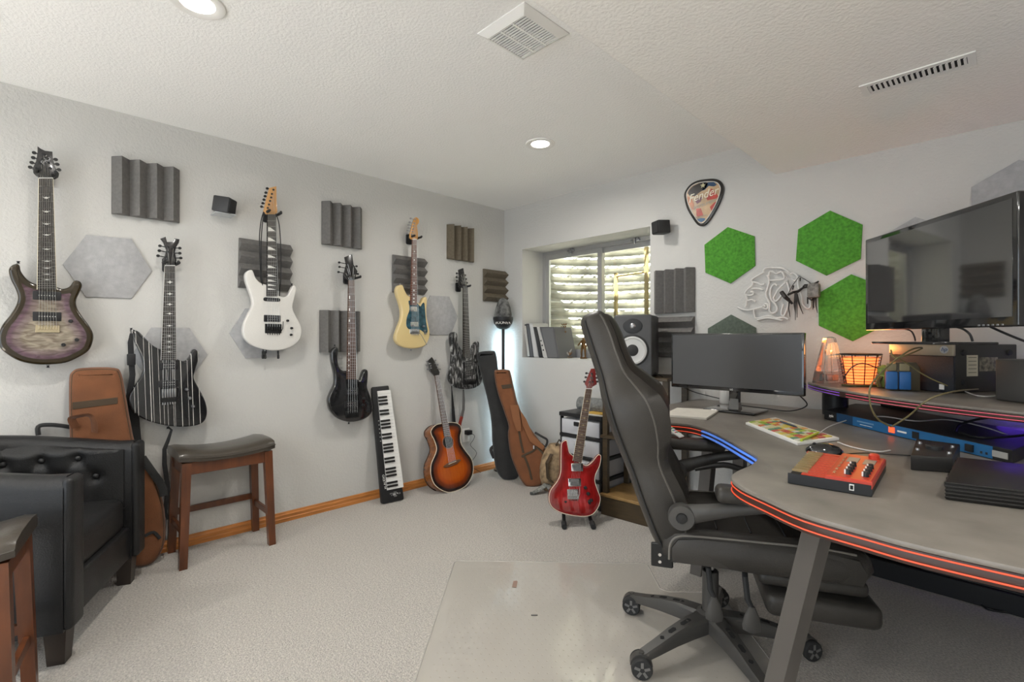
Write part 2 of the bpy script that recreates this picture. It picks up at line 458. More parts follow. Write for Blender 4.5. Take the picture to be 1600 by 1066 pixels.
foam_panel(FL, 775, 447, 'brown foam panel with level wedges above the corner lamp', False, 0.29, m=foam_b)
foam_panel(FB, 1052, 455, 'charcoal foam panel with upright wedges right of the window', True, 0.295, size_b=0.30)
foam_panel(FB, 1052, 527, 'charcoal foam panel with level wedges behind the studio speaker', False, 0.29, size_b=0.28)

felt_g = mat('grey_felt', (0.42, 0.42, 0.425), 0.95, bump=0.25, bscale=300, var=0.10, vscale=35)
felt_gr = mat('green_felt', (0.075, 0.29, 0.028), 0.95, bump=0.3, bscale=300, var=0.28, vscale=70, sheen=0.1)
felt_dk = mat('moss_felt', (0.10, 0.125, 0.10), 0.95, bump=0.3, bscale=300, var=0.2, vscale=70)
def hexagon(F, pts, label, m, group, regular=None):
    """pts: corners seen on the wall, or regular=(cx, cy, radius, start angle)"""
    c = 0.010
    if regular:
        a, b = F.px(regular[0], regular[1], c)
        o = [(regular[2] * math.cos(R(regular[3] + 60 * i)), regular[2] * math.sin(R(regular[3] + 60 * i))) for i in range(6)]
    else:
        q = [F.px(x, y, c) for x, y in pts]
        a = sum(p[0] for p in q) / len(q); b = sum(p[1] for p in q) / len(q)
        o = [(p[0] - a, p[1] - b) for p in q]
    ob = MB().plate(o, 0.001, c, 0.0015, 2, rb=0).build('felt_hexagon', m, frame=F.sub(a, b), ang=30)
    return tag(ob, label, 'wall panel', group)
G1, G2 = 'grey felt hexagons on the walls', 'green felt hexagons on the window wall'
hexagon(FL, [(98.3, 412.8), (135.1, 367), (205.3, 373.4), (237.2, 424), (205.7, 466.5), (134, 463.5)], 'light grey felt hexagon between the purple burst guitar and striped guitar', felt_g, G1)
hexagon(FL, None, 'light grey felt hexagon partly behind the striped black guitar', felt_g, G1, (267, 555, 0.178, 0))
hexagon(FL, None, 'light grey felt hexagon partly behind the white guitar body', felt_g, G1, (408, 521, 0.178, 0))
hexagon(FL, [(672.7, 462), (702, 463.4), (715.6, 495.1), (704.4, 523.4), (672.7, 523.4), (658, 492.7)], 'light grey felt hexagon between the cream guitar and black streaked guitar', felt_g, G1)
hexagon(FB, [(1137, 354.8), (1178.6, 369), (1179.7, 415.3), (1141, 443), (1102, 426), (1100.5, 382.5)], 'green felt hexagon below the guitar pick sign', felt_gr, G2)
hexagon(FB, [(1296.9, 329), (1347.5, 351), (1344.7, 404.6), (1290.8, 430.7), (1243.4, 407.5), (1247, 358.3)], 'uppermost green felt hexagon left of the television', felt_gr, G2)
hexagon(FB, None, 'green felt hexagon partly hidden behind the television edge', felt_gr, G2, (1331, 481, 0.182, 91))
hexagon(FB, None, 'dark moss green felt hexagon peeking above the computer monitor', felt_dk, G2, (1142, 534, 0.172, 90))
hexagon(FB, None, 'grey felt hexagon whose tip shows above the television', felt_g, G1, (1430, 395, 0.180, 90))
hexagon(FB, None, 'grey felt hexagon high at the right edge above the television', felt_g, G1, (1592, 312, 0.180, 90))

# ------------------------------------------------------------------ small satellite speakers
def satellite(F, cx, cy, deg, tilt, label, shelf=True):
    a, b = F.px(cx, cy, 0.07)
    f = F.sub(a, b, 0.0)
    t = thing('satellite_speaker', label, 'speaker', f, 'small black satellite speakers')
    m = Matrix.Translation((0, 0, 0.085)) @ Matrix.Rotation(R(deg), 4, 'Y') @ Matrix.Rotation(R(tilt), 4, 'X')
    MB().rbox(-.042, .042, -.045, .045, -.05, .044, 0.007, 2, m).build('cabinet', mat('speaker_black', (0.03, 0.03, 0.031), 0.55), t)
    MB().rbox(-.037, .037, -.040, .040, .040, .049, 0.003, 1, m).build('grille', mat('speaker_cloth', (0.02, 0.02, 0.021), 0.9, bump=0.3, bscale=600), t)
    b_ = MB().box(-.012, .012, -.016, .016, .046, .0496, m @ Matrix.Translation((0, -.02, .0008)) @ Matrix.Scale(.5, 4)); b_.build('badge', M['steel'], t, smooth=False)
    br = MB().rbox(-.022, .022, -.035, .03, 0.001, 0.006, 0.002).tube([(0, 0, 0.004), (0, -.005, 0.05)], 0.007, 8)
    br.build('bracket', M['white_pl'] if shelf else M['steel'], t)
    if shelf: MB().rbox(-.055, .055, -.052, -.0465, 0.001, 0.11, 0.0015, 1).build('shelf', mat('clear_acrylic', (0.75, 0.78, 0.8), 0.15, alpha=0.55), t)
    return t
satellite(FL, 350, 322, 48, 8, 'small black cube speaker on the guitar wall left of the white guitar')
satellite(FB, 1034, 356, -28, 4, 'small black cube speaker on the wall right of the window', shelf=False)

# ------------------------------------------------------------------ electric guitars
frets_m = mat('fret_wire', (0.40, 0.39, 0.37), 0.3, 0.9)
string_m = mat('string_steel', (0.48, 0.47, 0.44), 0.3, 0.9)
def band_ramp(name, stops, interp='CONSTANT', axis=0, rough=0.16, coat=0.35, slant=0.0):
    """paint whose colour runs across the body: stops = [(metres, colour)]"""
    m = D.materials.new(name); m.use_nodes = True; nt = m.node_tree; N = nt.nodes; L = nt.links
    b = N['Principled BSDF']; b.inputs['Roughness'].default_value = rough; b.inputs['Coat Weight'].default_value = coat; b.inputs['Coat Roughness'].default_value = 0.03
    tc = N.new('ShaderNodeTexCoord'); sp = N.new('ShaderNodeSeparateXYZ'); L.new(tc.outputs['Object'], sp.inputs[0])
    sl = N.new('ShaderNodeMath'); sl.operation = 'MULTIPLY_ADD'; L.new(sp.outputs[1], sl.inputs[0]); sl.inputs[1].default_value = slant; L.new(sp.outputs[axis], sl.inputs[2])
    lo, hi = stops[0][0], stops[-1][0] + 0.001
    mr = N.new('ShaderNodeMapRange'); mr.inputs['From Min'].default_value = lo; mr.inputs['From Max'].default_value = hi
    L.new(sl.outputs[0], mr.inputs['Value'])
    r = N.new('ShaderNodeValToRGB'); cr = r.color_ramp; cr.interpolation = interp
    cr.elements[0].position = 0; cr.elements[0].color = (*stops[0][1], 1)
    cr.elements[1].position = 1; cr.elements[1].color = (*stops[-1][1], 1)
    for p, c in stops[1:-1]:
        e = cr.elements.new((p - lo) / (hi - lo)); e.color = (*c, 1)
    L.new(mr.outputs[0], r.inputs['Fac']); L.new(r.outputs['Color'], b.inputs['Base Color'])
    return m
def burst_mat(name, stops, noise=None, rough=0.12, coat=0.6, nscale=40, nstretch=(1, 1, 1), nmix=0.5):
    """finish that runs from the body's rim (0) to its middle (1): a sprayed burst"""
    m = D.materials.new(name); m.use_nodes = True; nt = m.node_tree; N = nt.nodes; L = nt.links
    b = N['Principled BSDF']; b.inputs['Roughness'].default_value = rough; b.inputs['Coat Weight'].default_value = coat; b.inputs['Coat Roughness'].default_value = 0.03
    at = N.new('ShaderNodeAttribute'); at.attribute_name = 'rim'
    r = N.new('ShaderNodeValToRGB'); cr = r.color_ramp; cr.interpolation = 'EASE'
    cr.elements[0].position = stops[0][0]; cr.elements[0].color = (*stops[0][1], 1)
    cr.elements[1].position = stops[-1][0]; cr.elements[1].color = (*stops[-1][1], 1)
    for p, c in stops[1:-1]: cr.elements.new(p).color = (*c, 1)
    L.new(at.outputs['Fac'], r.inputs['Fac'])
    out = r.outputs['Color']
    if noise:
        tc = N.new('ShaderNodeTexCoord'); mp = N.new('ShaderNodeMapping'); mp.inputs['Scale'].default_value = nstretch
        n = N.new('ShaderNodeTexNoise'); n.inputs['Scale'].default_value = nscale; n.inputs['Detail'].default_value = 2.5; n.inputs['Distortion'].default_value = 0.8
        L.new(tc.outputs['Object'], mp.inputs[0]); L.new(mp.outputs[0], n.inputs['Vector'])
        r2 = N.new('ShaderNodeValToRGB'); r2.color_ramp.elements[0].position = 0.35; r2.color_ramp.elements[1].position = 0.65
        r2.color_ramp.elements[0].color = (*noise, 1); r2.color_ramp.elements[1].color = (1, 1, 1, 1)
        L.new(n.outputs['Fac'], r2.inputs['Fac'])
        mx = N.new('ShaderNodeMix'); mx.data_type = 'RGBA'; mx.blend_type = 'MULTIPLY'; mx.inputs['Factor'].default_value = nmix
        L.new(out, mx.inputs['A']); L.new(r2.outputs['Color'], mx.inputs['B']); out = mx.outputs['Result']
    L.new(out, b.inputs['Base Color'])
    return m
def set_rim(o, outline, reach):
    """per-vertex distance from the outline (0 at the rim, 1 beyond reach)"""
    me = o.data
    at = me.attributes.new('rim', 'FLOAT', 'POINT')
    for i, v in enumerate(me.vertices):
        at.data[i].value = min(1.0, segdist((v.co.x, v.co.y), outline) / reach)
def dense_cap(mb, out, c, step=0.012, dome=0.0, reach=0.1):
    out = ccw(out)
    xs = [p[0] for p in out]; ys = [p[1] for p in out]
    pts = [Vector(p) for p in out]; n = len(pts)
    x = min(xs)
    while x < max(xs):
        y = min(ys)
        while y < max(ys):
            if inside((x, y), out) and segdist((x, y), out) > step * 0.5: pts.append(Vector((x, y)))
            y += step
        x += step
    vs, _, fs, *_ = geometry.delaunay_2d_cdt(pts, [], [list(range(n))], 1, 1e-6)
    return mb.add([(v.x, v.y, c + dome * (1 - (1 - min(1, segdist((v.x, v.y), out) / reach)) ** 2)) for v in vs], [tuple(f) for f in fs])

def guitar(name, label, F, w, body, neck, head, tuners, mats, nstr=6, pickups=(), bridge=None, knobs=(), frets=22, inlays=None, bevel=0.008, bridge_kind='trem', burst=0.0, binding=None, buttons=(), guard=None, wm=None, post=True, saddle_y=None, no_neck_strings=False, kn_r=0.0085):
    """w = (back, front) of the body in the frame; all outlines are corner lists seen in the picture"""
    c0, c1 = w; cm = wm if wm is not None else (c0 + c1) / 2
    def q(pts, c=cm): return [F.px(x, y, c) for x, y in pts]
    bo = smooth2(q(body), 4)
    cx = sum(p[0] for p in bo) / len(bo); cy = min(p[1] for p in bo)
    f = F.sub(cx, cy)
    sh = lambda pts: [(p[0] - cx, p[1] - cy) for p in pts]
    t = thing(name, label, 'guitar', f, mats.get('group'))
    bo = sh(bo)
    mb = MB().plate(bo, c0, c1, bevel, 4)
    bd = mb.build('body', mats['body'] if not burst else mats['side'], t, ang=50)
    if burst:
        ob = ccw(bo); nr = normals2(ob)
        ins = [(ob[i][0] - nr[i][0] * bevel * 0.9, ob[i][1] - nr[i][1] * bevel * 0.9) for i in range(len(ob))]
        top = dense_cap(MB(), ins, c1 - 0.0006, 0.011, mats.get('dome', 0.003), 0.05).build('top', mats['body'], bd, ang=60)
        set_rim(top, ob, burst)
    if binding:
        nr = normals2(ccw(bo)); ob = ccw(bo)
        ins = [(ob[i][0] - nr[i][0] * bevel * 0.55, ob[i][1] - nr[i][1] * bevel * 0.55, c1 - bevel * 0.12) for i in range(len(ob))]
        MB().tube(ins + ins[:1], 0.0022, 5).build('binding', binding, bd)
    # neck, fretboard
    fc = c1 + 0.007
    (nl, nrr), (el, er) = [sh(q(e, fc)) for e in neck]
    nl, nrr, el, er = [Vector((*p, 0)) for p in (nl, nrr, el, er)]
    def lerp(s): return nl.lerp(el, s), nrr.lerp(er, s)
    rings = []
    for s in (0, 0.25, 0.5, 0.75, 1.0):
        a, b = lerp(s); d = (b - a)
        th = 0.020 + 0.004 * s
        rings.append([a + d * 0.0 + Vector((0, 0, fc - .006)), a + d * .12 + Vector((0, 0, fc - th * .7)), a + d * .5 + Vector((0, 0, fc - th)), a + d * .88 + Vector((0, 0, fc - th * .7)), b + Vector((0, 0, fc - .006))])
    MB().loft(rings).build('neck', mats['neck'], t)
    fb = MB().loft([[a + Vector((0, 0, fc - .0065)), b + Vector((0, 0, fc - .0065)), b + Vector((0, 0, fc - .001)), a.lerp(b, .5) + Vector((0, 0, fc)), a + Vector((0, 0, fc - .001))] for a, b in (lerp(0), lerp(1.0))]).build('fretboard', mats['board'], t, smooth=False)
    fr = MB(); L0 = 1 - 2 ** (-frets / 12)
    pos = [(1 - 2 ** (-k / 12)) / L0 * 0.985 for k in range(frets + 1)]
    for k in range(1, frets + 1):
        a, b = lerp(pos[k]); fr.tube([a + Vector((0, 0, fc)), b + Vector((0, 0, fc))], 0.0009, 4)
    fr.build('frets', frets_m, fb)['kind'] = 'stuff'
    a, b = lerp(0)
    MB().tube([a + Vector((0, 0, fc)), b + Vector((0, 0, fc))], 0.0025, 6).build('nut', mats.get('nut', M['white_pl']), t)
    if mats.get('neck_edge'):
        for e in (0, 1): MB().tube([lerp(0)[e] + Vector((0, 0, fc - .003)), lerp(1)[e] + Vector((0, 0, fc - .003))], 0.0022, 5).build('neck_binding', mats['neck_edge'], fb)
    if inlays:
        im = mats.get('inlay', mat('pearl', (0.78, 0.77, 0.72), 0.3))
        for k in (3, 5, 7, 9, 12, 15, 17, 19, 21):
            if k > frets: break
            s0, s1 = pos[k - 1], pos[k]; a0, b0 = lerp(s0 + (s1 - s0) * .12); a1, b1 = lerp(s0 + (s1 - s0) * .88)
            z = Vector((0, 0, fc + .0004)); mid = (a0 + b0 + a1 + b1) / 4; W = (b0 - a0); Lg = (a1 - a0)
            g = MB()
            if inlays == 'dot':
                rr = W.length * .12
                g.add([mid + z + Vector((rr * math.cos(2 * PI * i / 10), rr * math.sin(2 * PI * i / 10), 0)) for i in range(10)], [tuple(range(10))])
            elif inlays == 'shark':
                g.add([p + z for p in (a0 + W * .06, b0 - W * .1 + Lg * .05, b1 - W * .35, a1 + W * .06)], [(0, 1, 2, 3)])
                g.v[-4:] = [tuple(p + z) for p in (a0 + W * .08, a0 + W * .35 + Lg * .1, b1 - W * .08, a1 + W * .08)]
            elif inlays == 'bird':
                e1, e2 = W * .30, Lg * .26
                g.add([mid + z + e1 * x + e2 * y for x, y in ((-1, -.9), (-.35, -.1), (0, -.75), (.3, -.15), (1, -.6), (.45, .35), (.1, .9), (-.35, .45))], [tuple(range(8))])
            elif inlays == 'cross':
                e1, e2 = W * .34, Lg * .34
                g.add([mid + z + e1 * x + e2 * y for x, y in ((-1, 0), (-.25, -.3), (0, -1), (.25, -.3), (1, 0), (.25, .3), (0, 1), (-.25, .3))], [tuple(range(8))])
            elif inlays == 'side':
                e1, e2 = W * .07, Lg * .3
                g.add([a0.lerp(a1, .5) + W * .2 + z + e1 * x + e2 * y for x, y in ((-1, -1), (1, -1), (1, 1), (-1, 1))], [(0, 1, 2, 3)])
            g.build('inlay', im, fb, smooth=False)
    # headstock
    ho = smooth2(sh(q(head, c1)), 2) if mats.get('round_head') else sh(q(head, c1))
    hd = MB().plate(ho, c1 - 0.013, c1 + 0.001, 0.0025, 2).build('headstock', mats['head'], t)
    hcx = sum(p[0] for p in ho) / len(ho)
    posts = []
    for (tx, ty) in tuners:
        p = sh(q([(tx, ty)], c1))[0]
        sgn = 1 if p[0] > hcx else -1
        px_ = (p[0] - sgn * 0.026, p[1] - 0.004)
        if post:
            inn = px_
            k = 0
            while not inside(inn, ho) and k < 12: inn = (inn[0] - sgn * 0.003, inn[1]); k += 1
            inn = (inn[0] - sgn * 0.006, inn[1])
            posts.append(inn)
        tb = MB().tube([(inn[0], inn[1], c1 - .010), (p[0] - sgn * .006, p[1], c1 - .010)], 0.0028, 6)
        tb.loft([[(p[0] + dx * .0085, p[1] + dy * .0075, c1 - .010 + dz) for dx, dy in circ(0, 0, 1, 10)] for dz in (-.003, .003)])
        tb.lathe([(0.0065, 0.0), (0.0065, 0.003), (0.0032, 0.005), (0.0032, 0.011), (0.0005, 0.0115)], (inn[0], inn[1], c1), n=10)
        tb.build('tuning_peg', mats.get('hw', M['steel']), hd)
    # pickups, bridge, knobs
    for pk in pickups:
        (x0, y0, x1, y1) = pk[:4]
        A = sh(q([(x0, y0), (x1, y1)], c1)); ax0, ax1 = A[0][0], A[1][0]; by0, by1 = A[1][1], A[0][1]
        kind = pk[4] if len(pk) > 4 else 'hum'
        pm = mats.get('pickup', M['black_pl'])
        g = MB()
        if kind == 'oval': g.plate(rrect(ax0, ax1, by0, by1, (by1 - by0) * .48), c1 - .002, c1 + .005, .002, 2)
        else: g.plate(rrect(ax0, ax1, by0, by1, .003, 2), c1 - .002, c1 + .005, .0015, 2)
        if len(pk) > 5:
            an = R(pk[5]); mx, my = (ax0 + ax1) / 2, (by0 + by1) / 2
            g.v = [(mx + (x - mx) * math.cos(an) - (y - my) * math.sin(an), my + (x - mx) * math.sin(an) + (y - my) * math.cos(an), z) for x, y, z in g.v]
        pko = g.build('pickup', pm, t)
        pp = MB()
        rows = ((.3,), (.32, .68))[kind == 'hum'] if kind != 'ring' else (.5,)
        if kind == 'ring':
            e = (by1 - by0) * .12
            MB().plate(rrect(ax0 + (ax1 - ax0) * .17, ax1 - (ax1 - ax0) * .17, by0 + e, by1 - e, .002, 2), c1 + .004, c1 + .008, .001, 1).build('cover', mats.get('cover', M['black_pl']), pko)
        for ry in rows:
            for k in range(nstr):
                xx = ax0 + (ax1 - ax0) * (.22 + .56 * k / (nstr - 1)); yy = by0 + (by1 - by0) * ry
                pp.lathe([(.0026, 0), (.0026, .001), (.0005, .0012)], (xx, yy, c1 + (.0048 if kind != 'ring' else .0078)), n=6)
        pp.build('pole_pieces', mats.get('pole', M['chrome']), pko)['kind'] = 'stuff'
    end = None
    if bridge:
        A = sh(q([(bridge[0], bridge[1]), (bridge[2], bridge[3])], c1)); ax0, ax1 = A[0][0], A[1][0]; by0, by1 = A[1][1], A[0][1]
        bm_ = mats.get('bridge', M['black_metal'])
        br = MB().plate(rrect(ax0, ax1, by0, by1, .003, 2), c1 - .001, c1 + .006, .001, 1).build('bridge', bm_, t)
        for k in range(nstr):
            xx = ax0 + (ax1 - ax0) * (.14 + .72 * k / (nstr - 1)); sw = (ax1 - ax0) * .72 / (nstr - 1) * .38
            sd = MB().rbox(xx - sw, xx + sw, by0 + (by1 - by0) * .35, by1 - (by1 - by0) * .06, c1 + .005, c1 + .012, .001, 1)
            if bridge_kind == 'trem': sd.tube([(xx, by0 + .002, c1 + .008), (xx, by0 - .010, c1 + .011)], .0026, 6)
            sd.build('saddle', mats.get('saddle', bm_), br)
        end = [Vector((ax0 + (ax1 - ax0) * (.14 + .72 * k / (nstr - 1)), by1 - (by1 - by0) * .3, c1 + .013)) for k in range(nstr)]
        if bridge_kind == 'trem':
            MB().tube([(ax1 - .006, by0 + .006, c1 + .008), (ax1 + .004, by0 + .03, c1 + .016), (ax1 + .006, by0 + .075, c1 + .018)] if not mats.get('arm') else mats['arm'](ax1, by0, c1), .0024, 6).build('tremolo_arm', mats.get('armm', bm_), t)
    for (kx, ky) in knobs:
        p = sh(q([(kx, ky)], c1))[0]
        MB().lathe([(kn_r * 1.05, 0), (kn_r, .004), (kn_r * .9, .014), (kn_r * .7, .016), (.0005, .0162)], (p[0], p[1], c1), n=14).build('control_knob', mats.get('knob', M['black_pl']), t)
    for (kx, ky) in buttons:
        p = sh(q([(kx, ky)], cm))[0]
        MB().lathe([(.007, 0), (.0045, .003), (.0045, .008), (.008, .011), (.0005, .012)], (0, 0, 0), n=10, m=Matrix.Translation((p[0], p[1], cm)) @ Matrix.Rotation(R(90 if p[1] < .1 else -90), 4, 'X')).build('strap_button', mats.get('hw', M['steel']), t)
    if guard:
        go = smooth2(sh(q(guard[0], c1)), 3)
        MB().plate(go, c1 - .001, c1 + .0022, .0008, 1).build('pickguard', guard[1], t)
    # strings
    if end:
        for k in range(nstr):
            a, b = lerp(0); s = (.12 + .76 * k / (nstr - 1))
            p0 = a.lerp(b, s) + Vector((0, 0, fc + .0028))
            pts = [end[k], p0]
            if posts:
                ps = sorted(posts, key=lambda z: z[1])
                left = sorted([z for z in posts if z[0] < hcx], key=lambda z: z[1]); right = sorted([z for z in posts if z[0] >= hcx], key=lambda z: z[1])
                order = (left + right[::-1]) if right else left
                if k < len(order): pts.append(Vector((order[k][0], order[k][1], c1 + .008)))
            MB().tube(pts, .0006, 4).build('string', mats.get('string', string_m), t)
    return t, f, sh, q
def hanger(F, x, y, label, spread=0.058, cpl=0.115, m=None):
    a, b = F.px(x, y, 0.08)
    t = thing('guitar_hanger', label, 'hanger', F.sub(a, b), 'black wall hangers')
    bm_ = m or M['black_pl']
    MB().plate(rrect(-.026, .026, -.045, .035, .012), 0.001, 0.018, .004, 2).build('wall_plate', bm_, t)
    MB().tube([(0, 0, .012), (0, 0, cpl - .06)], .010, 8).build('stem', M['black_metal'], t)
    for s in (-1, 1):
        MB().tube([(0, -.004, cpl - .065), (s * spread * .5, -.004, cpl - .062), (s * spread * .62, -.002, cpl - .035), (s * spread * .62, 0, cpl + .012), (s * spread * .55, .004, cpl + .024)], [.009, .009, .0085, .0085, .007], 8).build('prong', M['rubber'], t)
    return t
# ------------------------------------------------------------------ the guitar collection
W = (0.055, 0.100)
ebony = mat('ebony_board', (0.030, 0.024, 0.020), 0.45, var=0.3, vscale=6, stretch=(20, 1, 20))
rosew = mat('rosewood_board', (0.085, 0.040, 0.022), 0.5, var=0.3, vscale=6, stretch=(20, 1, 20))
maple = mat('maple_neck', (0.56, 0.34, 0.13), 0.35, var=0.12, vscale=5, stretch=(14, 1, 14), coat=0.4)
ambm = mat('amber_maple', (0.62, 0.30, 0.065), 0.3, var=0.15, vscale=6, stretch=(14, 1, 14), coat=0.6)
headblk = mat('headstock_black', (0.018, 0.016, 0.016), 0.25, coat=0.5)
cream = mat('cream_binding', (0.75, 0.68, 0.52), 0.4)
grey_b = mat('grey_neck_binding', (0.55, 0.53, 0.50), 0.4)
GRP = 'guitars hung on the wall'

# 1 purple burst
quilt = burst_mat('purple_quilt_burst', [(0.0, (0.022, 0.017, 0.006)), (0.16, (0.05, 0.032, 0.022)), (0.34, (0.13, 0.070, 0.10)), (0.55, (0.22, 0.165, 0.155)), (0.8, (0.31, 0.265, 0.20))], noise=(0.30, 0.24, 0.20), nscale=26, nstretch=(0.75, 2.2, 1), nmix=0.8, rough=0.10)
g, f, sh, q = guitar('electric_guitar', 'purple and grey quilted burst electric guitar with bird inlays', FL, W,
    [(14.1, 420.6), (18.8, 415), (26.3, 412.8), (31, 416), (32.8, 424.4), (40.3, 434.7), (48.8, 441.3), (58.2, 445), (73, 448), (88.2, 449), (97.5, 451.6), (107.9, 448.4), (114.4, 440.3), (120, 438.5), (126, 441.3), (128, 447.8), (123.8, 458.2), (119.1, 469.4), (120, 480.7), (127.6, 493.8), (138.8, 508.8), (145.4, 522), (144.4, 535), (137.9, 548.2), (122, 558.5), (101.3, 567), (75, 569.8), (50.6, 568.8), (28.1, 563.2), (9.4, 552), (-1, 541), (-3, 525), (3.8, 507.9), (15, 493.8), (24.4, 478.8), (28, 465.7), (24.4, 452.5), (17.8, 439.4), (14.1, 428)],
    (((61, 278.2), (82.5, 278.2)), ((58.5, 452.5), (88.2, 452.5))),
    [(58.5, 228.4), (63.8, 232.2), (70.3, 235.4), (82, 236.9), (82.5, 246.3), (85.3, 259.4), (91.5, 272.1), (82.5, 278.5), (61, 278.5), (50.6, 264), (56.3, 251.9), (58.5, 238.8)],
    [(53.5, 238), (52, 245.7), (49.7, 253.4), (47.3, 260.7), (87.2, 248.5), (89.7, 256), (92.4, 264.6)],
    dict(body=quilt, side=mat('dark_amber_lacquer', (0.024, 0.015, 0.004), 0.12, coat=.35), neck=rosew, board=ebony, head=headblk, group=GRP, neck_edge=cream, bridge=mat('gold_nickel', (0.62, 0.53, 0.36), 0.25, 1.0), hw=M['black_metal'], dome=0.0012), nstr=7,
    pickups=[(51, 454.4, 95.3, 469.8, 'ring'), (51, 487, 96, 502.2, 'ring')], bridge=(55.3, 508, 93.4, 520), bridge_kind='fixed', knobs=[(110.3, 502), (99, 539), (120, 531)], inlays='bird', frets=24, burst=0.105, bevel=0.012, buttons=[(75, 571), (28.5, 412)])
lg = text_mesh(MB(), 'PRS', 0.030, *sh(q([(71, 252)], .1012))[0], 0.1015, shear=0.35, rot=R(62))
lg.build('signature', M['steel'], g, smooth=False)
hanger(FL, 72, 272, 'black wall hanger holding the purple burst guitar')

# 2 black with white pinstripes
WH, BK = (0.62, 0.60, 0.56), (0.012, 0.012, 0.013)
FA, FBk = FL.px(203, 600, .1)[0], FL.px(322, 600, .1)[0]
def stripes(cx):
    st = [(FA - cx - .01, BK)]
    for s, w in ((212, 1.3), (217, 1.2), (228.5, 1.6), (237, 1.5), (241, 1.2), (250.5, 1.2), (257, 1), (263, 1.2), (272, 1.2), (274.5, 1), (285, 2.2), (295.5, 1.2), (302, 1.4), (312.5, 2)):
        a = FL.px(s, 600, .1)[0] - cx; b = FL.px(s + w * .5, 600, .1)[0] - cx
        st += [(a, WH), (b, BK)]
    st.append((FBk - cx + .01, BK))
    return st
body2 = [(203.2, 516.3), (214, 517.3), (223.3, 525.6), (235.7, 538), (246.6, 544.8), (252, 546), (264, 556), (275.4, 561.2), (286.8, 564.3), (295.2, 558.1), (299.2, 548.2), (303.8, 545.8), (308.5, 550.4), (309.4, 559.7), (303.8, 578.3), (301.7, 590.7), (308.5, 604.6), (318.7, 624.7), (322.4, 641.7), (319.3, 655.7), (308.5, 663.4), (285.3, 666.5), (257.4, 664.3), (226.4, 655.7), (207.9, 643.3), (201, 629.3), (201.7, 617), (211, 601.5), (220.2, 586), (223.3, 573.6), (218.7, 553.5), (209.4, 533.4)]
_bo = smooth2([FL.px(x, y, .0775) for x, y in body2], 4); _cx = sum(p[0] for p in _bo) / len(_bo)
pin = band_ramp('black_white_pinstripe', stripes(_cx), slant=0.03)
g, f, sh, q = guitar('electric_guitar', 'black electric guitar with white pinstripes and a long pointed horn', FL, W, body2,
    (((258, 415), (273.5, 415)), ((252, 562.8), (275.4, 562.8))),
    [(258, 415), (255.9, 406.4), (259.9, 391), (255.2, 379.2), (250.6, 373), (259, 369.9), (261.1, 378), (271.3, 378), (272.9, 372.4), (280.6, 373.9), (279.7, 379.2), (275.4, 386.3), (273.5, 394), (276, 406.4), (273.8, 415)],
    [(250.5, 384), (249.5, 391.5), (247.5, 399.5), (281.5, 387.5), (281.5, 395.5), (283, 403)],
    dict(body=pin, neck=headblk, board=ebony, head=headblk, group=GRP, neck_edge=grey_b, hw=M['black_metal'], pole=M['chrome'], saddle=M['steel'], bridge=M['black_metal'], knob=M['steel']), nstr=6,
    pickups=[(249.7, 566.8, 277.5, 577), (248, 595, 278.4, 604)], bridge=(250, 607, 276.6, 628), knobs=[(291.5, 608.6), (296.4, 622.2), (301.4, 635)], inlays='cross', frets=24, buttons=[(262, 667), (205, 516)])
def st2(pts, c): return [(*sh(q([p], c_))[0], c_) for p, c_ in zip(pts, c)]
MB().tube(st2([(205, 521), (204, 535), (205, 560), (207, 585), (205, 603), (203.5, 625), (209, 655), (213, 690), (216, 712)], [.10, .095, .09, .085, .08, .05, .04, .04, .05]), [.006, .012, .013, .013, .014, .022, .024, .022, .018], 6, flat=0.15).build('strap', mat('nylon_strap', (0.015, 0.015, 0.016), 0.8, bump=.3, bscale=300), g)
MB().tube(st2([(262, 667), (268, 672), (262, 690), (257, 702), (257, 725), (260, 745), (262, 765), (258, 800), (262, 812)], [.08, .085, .09, .085, .08, .08, .08, .08, .08]), [.005, .006, .009, .01, .011, .011, .011, .010, .004], 6, flat=0.3).build('strap_tail', MATS['nylon_strap'], g)
b_ = sh(q([(205, 562)], .09))[0]; MB().rbox(b_[0] - .018, b_[0] + .018, b_[1] - .03, b_[1] + .03, .083, .10, .004).build('strap_buckle', M['black_pl'], g)
hanger(FL, 266, 411, 'black wall hanger holding the pinstriped guitar', spread=0.05)

